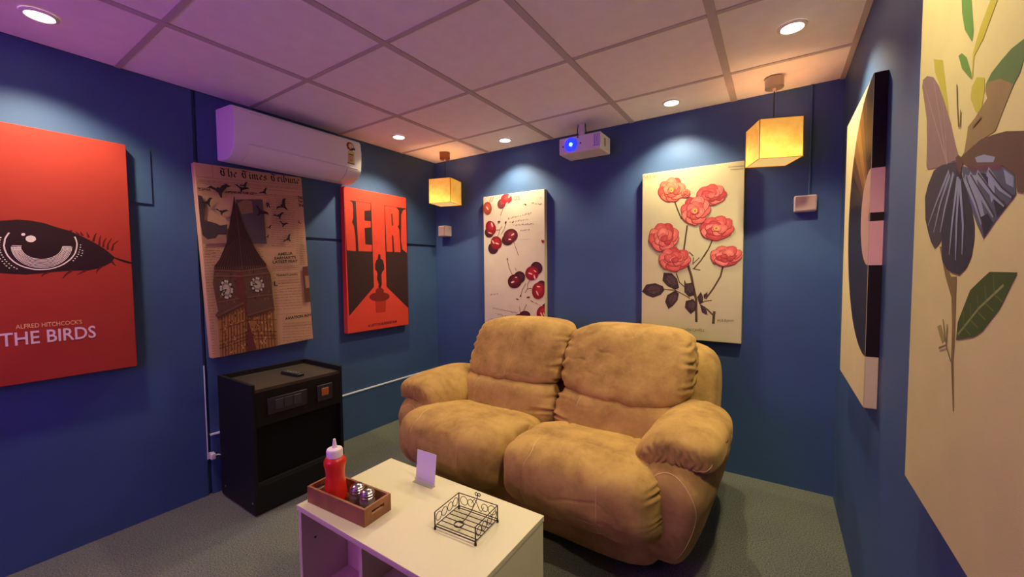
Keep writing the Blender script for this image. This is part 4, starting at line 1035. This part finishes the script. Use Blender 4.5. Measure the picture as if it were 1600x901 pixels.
# ---- retro
r, A = canvas('orange-red canvas with RETRO lettering and a walking figure', (0.0, -0.708, 0.822), R90, (208, 64, 44))
a = ART_RETRO
OR, DR = (210, 66, 46), (54, 30, 28)
A.poly('dark_wall', pts_of(a['dark'][0]), DR)
for i, s in enumerate(a['ltr']):
    A.poly('letter#%d' % i, pts_of(s), OR)
for s in a['cnt']:
    A.poly('letter#2', pts_of(s), (96, 44, 36))
A.poly('letter#T', pts_of(a['stem'][0]), OR)
A.poly('figure_shadow', pts_of(a['sh2'][0]), (168, 44, 28))
for s in a['sh']:
    A.poly('figure_shadow', pts_of(s), (112, 30, 24))
A.poly('walking_figure', pts_of(a['man'][0]), (50, 26, 26))
q = pts_of(a['cap'][0])
A.text('lettering', 'A LAYTON BURDEGE FILM', q[0][0], q[0][1], q[1][0] - q[0][0], max(14, q[3][1] - q[0][1]), (70, 22, 20), rot=math.atan2(q[1][1] - q[0][1], q[1][0] - q[0][0]), bold=0.03)
A.build()

# ---- cherries
r, A = canvas('cream canvas with dark red cherries and handwriting behind the sofa', (0.905, 0.0, 0.822), 0.0, (206, 194, 166))
a = ART_CHERRY
rng = random.Random(9)
for s in a['script']:
    (x0, y0), (x1, y1) = pts_of(s)
    n = max(8, int(abs(x1 - x0) / 4))
    pts, ph = [], rng.uniform(0, 6)
    for i in range(n):
        t = i / (n - 1)
        ampl = rng.uniform(3, 9) * (1.6 if rng.random() < 0.15 else 1)
        pts.append((x0 + (x1 - x0) * t + 3 * math.sin(i * 1.7 + ph), y0 + (y1 - y0) * t + ampl * math.sin(i * 2.3 + ph)))
    k = 0
    while k < n - 3:
        e = k + rng.randint(4, 9)
        A.stroke('handwriting', pts[k:e], 2.4, (138, 100, 88))
        k = e + 1
for s in a['hr']:
    A.stroke('handwriting', pts_of(s), 1.6, (168, 132, 112))
q = pts_of(a['ios'][0])
A.text('handwriting', 'RIOS', q[0][0] - 18, q[0][1], q[1][0] - q[0][0] + 18, 34, (146, 104, 92))
for i, s in enumerate(a['stem']):
    A.stroke('cherry_stem#%d' % i, pts_of(s), 4.5, (128, 66, 44))
CC = {'back': ((112, 52, 56), (140, 70, 70)), 'red': ((186, 38, 44), (214, 74, 72)), 'org': ((150, 62, 40), (186, 92, 58)), 'dk': ((58, 20, 30), (78, 28, 38)), 'red2': ((128, 20, 30), (168, 34, 44)), 'mar': ((92, 20, 32), (130, 40, 54)), 'dkr': ((72, 14, 22), (112, 24, 32))}
CH_GRP = [0, 0, 1, 2, 2, 3, 3, 4, 4, 5, 5, 6, 6, 7, 7, 8, 8, 9, 9]
HL_GRP = [0, 0, 1, 2, 2, 3, 3, 4, 4, 5, 5, 6, 6, 6, 7, 7, 8, 8, 9]
for (nm, s), gi in zip(a['ell'], CH_GRP):
    p = pts_of(s)
    c0, c1 = CC[nm]
    cx_, cy_ = sum(x for x, _ in p) / len(p), sum(y for _, y in p) / len(p)
    A.poly('cherry#%d' % gi, p, c0)
    A.poly('cherry#%d' % gi, [(cx_ + (x - cx_) * 0.74 + 3, cy_ + (y - cy_) * 0.74 + 5) for x, y in p], tuple((m_ * 2 + n_) // 3 for m_, n_ in zip(c0, c1)))
    A.poly('cherry#%d' % gi, [(cx_ + (x - cx_) * 0.46 + 6, cy_ + (y - cy_) * 0.46 + 10) for x, y in p], c1)
for s, gi in zip(a['hl'], HL_GRP):
    A.poly('cherry#%d' % gi, pts_of(s), (236, 186, 170))
for i, s in enumerate(a['blot']):
    A.poly('stem_tip#%d' % i, pts_of(s), (104, 40, 34))
A.poly('heart_mark', pts_of(a['heart'][0]), (150, 40, 34))
A.build()

# ---- rose plate
r, A = canvas('cream botanical canvas with coral roses and dark leaves', (2.261, 0.0, 0.832), 0.0, (200, 192, 146))
a = ART_ROSE
rng = random.Random(21)
for i, (w, s) in enumerate(a['stem']):
    A.stroke('stem#%d' % i, pts_of(s), w * 0.62, (84, 66, 44))
for i, s in enumerate(a['leaf']):
    p = pts_of(s)
    A.poly('leaf#%d' % i, p, (62, 46, 44))
    cx_, cy_ = sum(x for x, _ in p) / len(p), sum(y for _, y in p) / len(p)
    far = max(p, key=lambda z: (z[0] - cx_) ** 2 + (z[1] - cy_) ** 2)
    opp = (2 * cx_ - far[0], 2 * cy_ - far[1])
    A.poly('leaf#%d' % i, [(cx_ + (x - cx_) * 0.6 + 4, cy_ + (y - cy_) * 0.6 + 5) for x, y in p], (84, 64, 58))
    A.stroke('leaf#%d' % i, [far, (cx_, cy_), opp], 2.2, (44, 32, 32))
    for k in (-0.4, 0, 0.4):
        m_ = (cx_ + (far[0] - cx_) * k, cy_ + (far[1] - cy_) * k)
        A.stroke('leaf#%d' % i, [m_, (m_[0] - (far[1] - cy_) * 0.4, m_[1] + (far[0] - cx_) * 0.4)], 1.4, (110, 88, 78))
for i, s in enumerate(a['flower']):
    (cx_, cy_), px_, py_ = pts_of(s)
    rx, ry = abs(px_[0] - cx_), abs(py_[1] - cy_)
    warm = (i in (0, 1))
    cols = [(214, 96, 70), (224, 112, 80), (198, 78, 62), (232, 130, 96)] if warm else [(204, 86, 76), (214, 106, 92), (184, 66, 64), (222, 122, 104)]
    if i == 1:
        for k in range(5):
            t = k * 1.257 + 0.4
            A.stroke('rose#%d' % i, [(cx_, cy_), (cx_ + rx * 1.2 * math.cos(t), cy_ + ry * 1.2 * math.sin(t))], 9, (92, 70, 44), taper=True)
    npet = 8
    order = list(range(npet))
    for ring, (k0, sz, n_) in enumerate(((0.56, 0.46, npet), (0.30, 0.36, 6), (0.08, 0.24, 3))):
        ph = rng.uniform(0, 6)
        for j in range(n_):
            t = ph + j * 2 * math.pi / n_ + rng.uniform(-.15, .15)
            mx, my = cx_ + rx * k0 * math.cos(t), cy_ + ry * k0 * math.sin(t)
            col = cols[rng.randrange(4)]
            out = []
            for q_ in range(14):
                u = 2 * math.pi * q_ / 14
                rr = sz * (1 + 0.10 * math.sin(3 * u + ph + j) + rng.uniform(-.05, .05))
                lx, ly = rr * math.cos(u), rr * 1.08 * math.sin(u)
                out.append((mx + rx * (lx * math.cos(t) - ly * math.sin(t)) , my + ry * (lx * math.sin(t) + ly * math.cos(t))))
            A.poly('rose#%d' % i, out, (142, 48, 46))
            gx, gy = sum(o_[0] for o_ in out) / 14, sum(o_[1] for o_ in out) / 14
            A.poly('rose#%d' % i, [(gx + (x - gx) * 0.90 + 1, gy + (y - gy) * 0.90 + 2) for x, y in out], col)
            A.poly('rose#%d' % i, [(gx + (x - gx) * 0.45 + rx * .06 * math.cos(t), gy + (y - gy) * 0.45 + ry * .06 * math.sin(t) + 3) for x, y in out], tuple(min(255, c_ + 14) for c_ in col))
    if i in (0, 3, 4):
        A.poly('rose#%d' % i, [(cx_ + rx * 0.16 * math.cos(u), cy_ + ry * 0.18 * math.sin(u)) for u in [k * 0.785 for k in range(8)]], (226, 176, 92))
        A.poly('rose#%d' % i, [(cx_ + rx * 0.08 * math.cos(u), cy_ + ry * 0.09 * math.sin(u)) for u in [k * 0.785 for k in range(8)]], (160, 120, 50))
for s, p in a['text']:
    (x0, y0), (x1, y1) = pts_of(p)
    A.text('lettering', s, x0, y0, x1 - x0, 17, (88, 70, 50), rot=math.atan2(y1 - y0, x1 - x0))
(x0, y0), (x1, y1) = pts_of(a['hr'][0])
for k in range(14):
    A.stroke('plate_note', [(x0 + (x1 - x0) * k / 14, y0 + (y1 - y0) * k / 14), (x0 + (x1 - x0) * (k + .7) / 14, y0 + (y1 - y0) * (k + .7) / 14)], 6, (116, 92, 62))
A.build()

# ---- vinyl record (print wraps round the near edge)
THR = 0.036
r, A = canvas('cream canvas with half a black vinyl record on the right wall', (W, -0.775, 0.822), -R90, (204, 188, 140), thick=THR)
rc, rv = 600, 636
def half(rad, n=40):
    return [(rc + rad * math.cos(t), rv + rad * math.sin(t)) for t in [math.radians(90 + 180 * i / n) for i in range(n + 1)]]
A.poly('record_print', half(462), (30, 22, 20))
for k, col in enumerate(((52, 36, 26), (92, 62, 36), (140, 96, 50), (176, 124, 66), (150, 104, 54), (98, 66, 38), (58, 40, 28))):  # sheen wedge painted over the black disc as golden-brown sectors
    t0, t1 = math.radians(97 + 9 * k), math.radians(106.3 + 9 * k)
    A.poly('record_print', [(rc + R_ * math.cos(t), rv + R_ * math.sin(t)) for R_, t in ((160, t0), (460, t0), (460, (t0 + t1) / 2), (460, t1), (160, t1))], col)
for k in range(9):
    rad = 440 - 30 * k
    A.stroke('record_print', half(rad), 3, (58, 42, 30))
A.poly('record_print', half(158), (206, 160, 140))
A.poly('record_print', half(14, 10), (40, 26, 24))
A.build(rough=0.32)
for z0, z1, col in ((rv + 158, 1098, (30, 22, 20)), (rv + 14, rv + 158, (206, 150, 140)), (rv - 14, rv + 14, (40, 26, 24)), (rv - 158, rv - 14, (206, 150, 140)), (rv - 462, rv - 158, (30, 22, 20))):
    mesh_obj('wrapped_edge', [(0.3004, -THR + .001, z0 / 1000), (0.3004, -0.001, z0 / 1000), (0.3004, -0.001, z1 / 1000), (0.3004, -THR + .001, z1 / 1000)], [(0, 1, 2, 3)], mat('ink_%d_%d_%d' % col, col), r)

# ---- butterfly
r, A = canvas('pale yellow canvas with a large dark butterfly, nearest on the right wall', (W, -1.90, 0.822), -R90, (204, 194, 130), thick=THR)
a = ART_BUTTER
def put(key, part, col):
    for i, s in enumerate(a[key]):
        A.poly(part if part == 'butterfly' else '%s#%s%d' % (part, key, i), pts_of(s), col)
put('patch', 'leaf', (176, 170, 62))
put('leafA', 'leaf', (98, 138, 62))
put('stemY', 'stem', (178, 168, 60))
put('leafbig', 'leaf', (92, 116, 66))
put('leafbrown', 'leaf', (138, 118, 78))
put('low', 'stem', (122, 104, 62))
put('leafC', 'leaf', (62, 82, 36))
put('budC', 'bud', (150, 142, 70))
A.stroke('leaf#leafC0', pts_of(a['rib'][0]), 4, (130, 140, 84))
for k in range(5):
    p = pts_of(a['rib'][0])
    x, y = p[0][0] + (p[2][0] - p[0][0]) * (k + 1) / 6, p[0][1] + (p[2][1] - p[0][1]) * (k + 1) / 6
    A.stroke('leaf#leafC0', [(x, y), (x - 6, y + 26)], 2, (96, 112, 60))
    A.stroke('leaf#leafC0', [(x, y), (x + 26, y - 8)], 2, (96, 112, 60))
put('lwing', 'butterfly', (136, 112, 104))
put('rup', 'butterfly', (96, 74, 60))
put('rlow', 'butterfly', (80, 84, 98))
put('llow', 'butterfly', (66, 62, 70))
put('mlow', 'butterfly', (50, 50, 62))
put('sheen', 'butterfly', (134, 142, 158))
put('blk', 'butterfly', (40, 42, 54))
put('purple', 'butterfly', (98, 60, 76))
for s in a['vein']:
    A.stroke('butterfly', pts_of(s), 13, (130, 138, 156), taper=True)
    A.stroke('butterfly', [(x + 5, y) for x, y in pts_of(s)], 3, (60, 52, 60))
for s in a['lwing']:
    p = pts_of(s)
    q = p[10]
    for k in (1, 3, 5):
        A.stroke('butterfly', [q, ((q[0] + p[k][0]) / 2, (q[1] + p[k][1]) / 2), p[k]], 5, (158, 134, 124), taper=True)
put('body', 'butterfly', (92, 66, 58))
for i, s in enumerate(a['ant']):
    A.stroke('sprig#%d' % i, pts_of(s), 4, (122, 104, 62))
A.build()
